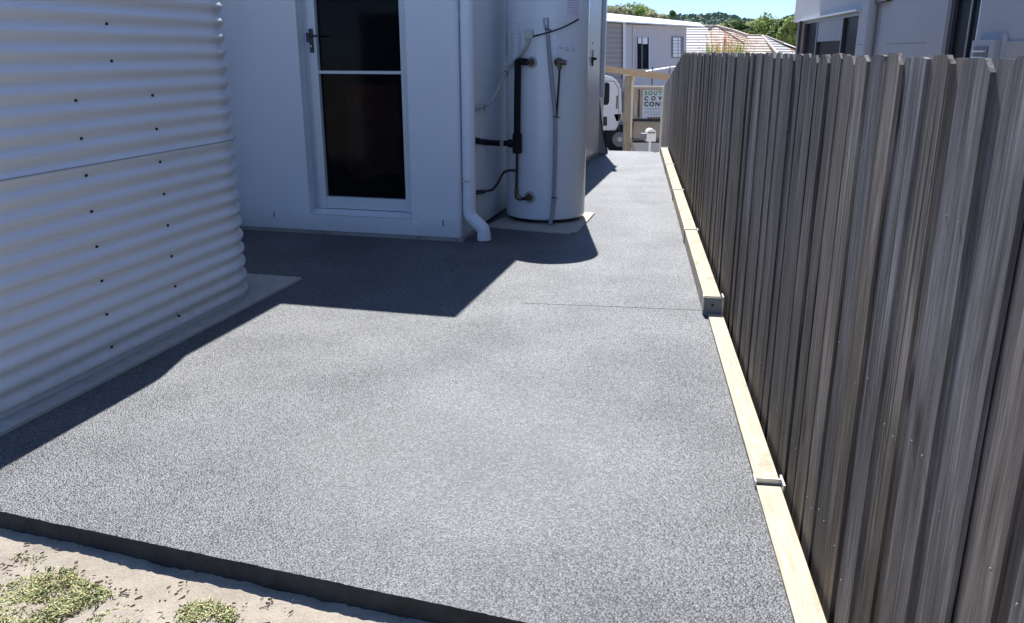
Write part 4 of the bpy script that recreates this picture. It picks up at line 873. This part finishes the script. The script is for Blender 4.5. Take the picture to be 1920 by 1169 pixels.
# ------------------------------------------------------------------ trees, hill
def tree(px, top_py, Y, half_px, base_z, m, seed, name, label, group, n=5200, leaf=.17, squash=.8, trunk=True):
    rnd = random.Random(seed); c = at(px, 97, Y); top_ = at(px, top_py, Y).z; rr = (at(px+half_px, 97, Y).x-c.x)
    t = thing(name, label, 'tree', 'W', (c.x, Y, base_z), group)
    cz_ = top_-rr*squash; lobes = []
    for i in range(16):
        d = Vector((rnd.gauss(0, 1), rnd.gauss(0, 1), rnd.gauss(.1, .8))).normalized()*rnd.uniform(.2, .72)
        lobes.append((Vector((c.x+d.x*rr, Y+d.y*rr, cz_+d.z*rr*squash)), rr*rnd.uniform(.26, .46)))
    mb = MB()
    for i in range(n):
        lc, lr = lobes[rnd.randrange(len(lobes))]; d = Vector((rnd.gauss(0, 1), rnd.gauss(0, 1), rnd.gauss(0, 1))).normalized()
        p = lc+d*lr*rnd.uniform(.55, 1.12)**.8
        if p.z > top_+.1: continue
        nrm = (d+Vector((rnd.gauss(0, .5), rnd.gauss(0, .5), rnd.gauss(.25, .5)))).normalized(); u = nrm.orthogonal().normalized(); u.rotate(Matrix.Rotation(rnd.uniform(0, 6.28), 3, nrm)); v = nrm.cross(u); s_ = leaf*rnd.uniform(.55, 1.25)
        mb.add([p-u*s_, p-v*s_*.42, p+u*s_, p+v*s_*.42], [(0, 1, 2, 3)])
    mb.build('crown', m, t)
    tr = MB().tube([(c.x, Y, base_z), (c.x+.1, Y, (base_z+cz_)/2), (c.x, Y, cz_)], [rr*.10+.05, rr*.08+.03, rr*.05], 8)
    for i in range(5): lc = lobes[i][0]; s0 = Vector((c.x, Y, base_z+(cz_-base_z)*.7)); tr.tube([s0, s0.lerp(lc, .5)+Vector((0, 0, .1)), lc], [rr*.045, rr*.03, rr*.012], 6)
    tr.build('trunk', 'bark', t); return t
lt = 'trees beyond the white far house'
tree(1152, 13, 74, 44, -1.5, 'leaf_o', 21, 'broadleaf_tree', 'olive green tree partly hidden by the corner of the near white house', lt, squash=.6)
tree(1186, 5, 78, 46, -1.5, 'leaf_l', 22, 'broadleaf_tree', 'tallest rounded tree showing above the white flat roof', lt, squash=.62)
tree(1222, 15, 74, 36, -1.5, 'leaf_o', 23, 'broadleaf_tree', 'lower yellowish tree right of the tallest tree above the white flat roof', lt, squash=.7)
tree(1142, 11, 110, 22, -1.5, 'leaf_d', 28, 'broadleaf_tree', 'dark distant tree top at the corner of the near white house', lt, n=2500, squash=.8, leaf=.22)
rt = 'trees beyond the tiled roof'
tree(1352, 40, 62, 40, -1.5, 'leaf_l', 24, 'broadleaf_tree', 'leftmost low bushy tree behind the tiled roof ridge', rt, squash=.75)
tree(1390, 30, 60, 40, -1.5, 'leaf_d', 25, 'broadleaf_tree', 'dark bushy tree behind the highest part of the tiled roof', rt, squash=.85)
tree(1428, 24, 63, 48, -1.5, 'leaf_l', 26, 'broadleaf_tree', 'tallest leafy tree in the middle of the clump behind the tiled roof', rt, squash=.85)
tree(1462, 34, 58, 38, -1.5, 'leaf_d', 27, 'broadleaf_tree', 'dark leafy tree above the right hip of the tiled roof', rt, squash=.85)
tree(1484, 31, 56, 34, -1.5, 'leaf_l', 29, 'broadleaf_tree', 'bright green tree touching the edge of the grey house', rt, squash=.95)
tree(1258, 16, 150, 7, 2.0, 'leaf_d', 31, 'pine_tree', 'lone slim dark tree on the skyline above the white flat roof', None, n=900, leaf=.22, squash=1.5)

# hill with wooded relief
prof_ = [(900, 40), (1000, 36), (1100, 33), (1135, 31), (1180, 33), (1232, 34), (1250, 31), (1275, 31), (1300, 28.5), (1322, 30), (1345, 27), (1365, 33), (1385, 38), (1420, 42), (1460, 38), (1480, 31), (1500, 30), (1560, 27), (1640, 34), (1800, 45), (2100, 60)]
hv = []; cols = 260; rows_ = 24; rndh = random.Random(8)
def hp(px):
    for i in range(len(prof_)-1):
        if prof_[i][0] <= px <= prof_[i+1][0]: t = (px-prof_[i][0])/(prof_[i+1][0]-prof_[i][0]); return prof_[i][1]*(1-t)+prof_[i+1][1]*t
for j in range(rows_+1):
    t = j/rows_; Y = 240+170*t
    for i in range(cols+1):
        px = 900+1200*i/cols; zt = at(px, hp(px), 410).z; k_ = math.sin(t*PI/2)
        hv.append(((at(px, 97, 410).x)*(Y/410), Y, -2+(zt+2)*k_*(.94+.06*noise.noise((px*.02, t*3, 0)))+.8*noise.noise((px*.12, t*14, 1))*min(1, t*3)))
hf_ = [(j*(cols+1)+i, j*(cols+1)+i+1, (j+1)*(cols+1)+i+1, (j+1)*(cols+1)+i) for j in range(rows_) for i in range(cols)]
b0 = len(hv)
for i in range(cols+1): x_, y_, z_ = hv[rows_*(cols+1)+i]; hv.append((x_*1.3, y_+150, -3))
hf_ += [(rows_*(cols+1)+i, rows_*(cols+1)+i+1, b0+i+1, b0+i) for i in range(cols)]
hm = MB().add(hv, hf_); hm.sm = True; hm.build('hill', 'hill', struct=True)
fo = MB(); rnd = random.Random(12)
for i in range(11000):
    px = rnd.uniform(1130, 1510); t = rnd.uniform(.25, 1.0); j = int(t*rows_); ii = int((px-900)/1200*cols); p = Vector(hv[min(j, rows_)*(cols+1)+ii])+Vector((rnd.uniform(-1, 1), rnd.uniform(-4, 4), rnd.uniform(-.2, 1.1)))
    nrm = Vector((rnd.gauss(0, 1), rnd.gauss(-.6, 1), rnd.gauss(.6, 1))).normalized(); u = nrm.orthogonal(); v = nrm.cross(u); s_ = rnd.uniform(.25, .6)
    fo.add([p-u*s_, p-v*s_, p+u*s_, p+v*s_], [(0, 1, 2, 3)])
fo.build('hill_woodland', mat('woodland_leaves', (.10, .14, .09), .8, .2, col2=(.24, .29, .19), vscale=.3), props={'kind': 'stuff'})

# ------------------------------------------------------------------ grass tufts and litter on the sand in front
def ground_at(px, py):
    r = at(px, py, 1.0)-Vector((0, 0, EYE)); t = (SL-EYE)/r.z; return Vector((r.x*t, r.y*t, SL))
gr = MB(); rnd = random.Random(44)
def blades(cpx, cpy, sx_, sy_, n, hmin, hmax, cut=1.0):
    for i in range(n):
        while True:
            a_, b_ = rnd.uniform(-1, 1), rnd.uniform(-1, 1)
            if a_*a_+b_*b_ < 1: break
        px, py = cpx+a_*sx_, cpy+b_*sy_
        p = ground_at(px, py)
        if noise.noise((p.x*11, p.y*11, 4))*1.2+rnd.uniform(-.45, .32) < 0 : continue
        if p.x*math.sin(R(14.5))+p.y*math.cos(R(14.5)) > 1.55-.0633*(p.x*.968-p.y*.25+.36): continue
        a2_ = rnd.uniform(0, 2*PI); hh = rnd.uniform(hmin, hmax)*.8; wv_ = rnd.uniform(.0012, .0026); ln = rnd.uniform(.3, 1.5)*hh
        d = Vector((math.cos(a2_), math.sin(a2_), 0)); s_ = Vector((-d.y, d.x, 0))*wv_; p = p-Vector((0, 0, .004))
        m1 = p+d*ln*.35+Vector((0, 0, hh*.65)); e = p+d*ln+Vector((0, 0, hh*rnd.uniform(.5, 1.0)))
        gr.add([p-s_, p+s_, m1+s_*.8, m1-s_*.8, e], [(0, 1, 2, 3), (3, 2, 4)])
blades(95, 1165, 150, 85, 9000, .006, .020)
blades(110, 1110, 55, 45, 2200, .008, .026)
blades(20, 1180, 160, 60, 4500, .006, .022)
blades(385, 1160, 55, 28, 2200, .007, .028)
blades(25, 1050, 60, 14, 350, .004, .012)
blades(200, 1240, 260, 70, 5000, .006, .022)
blades(395, 1235, 120, 65, 2500, .006, .024)
gr.build('grass', 'grass', props={'kind': 'stuff'})
db = MB()
for i in range(850):
    px = rnd.uniform(-60, 700); py = rnd.uniform(1010, 1260); p = ground_at(px, py)
    if p.x*math.sin(R(14.5))+p.y*math.cos(R(14.5)) > 1.53-.0633*(p.x*.968-p.y*.25+.36)+.03*rnd.random(): continue
    if noise.noise((p.x*9, p.y*9, 9)) < rnd.uniform(-.35, .25): continue
    a_ = rnd.gauss(.5, .5); ln = rnd.uniform(.001, .006)*rnd.choice((1, 1, 1, 2)); d = Vector((math.cos(a_), math.sin(a_), 0))*ln; s_ = Vector((-d.y, d.x, 0)).normalized()*rnd.uniform(.0005, .0011); z = Vector((0, 0, rnd.uniform(.002, .005))); p.z = SL+.004
    db.add([p-d-s_+z, p+d-s_+z, p+d+s_+z, p-d+s_+z, p-d-s_, p+d-s_, p+d+s_, p-d+s_], [(0, 1, 2, 3), (0, 4, 5, 1), (1, 5, 6, 2), (2, 6, 7, 3), (3, 7, 4, 0)])
db.build('leaf_litter', 'debris', props={'kind': 'stuff'})
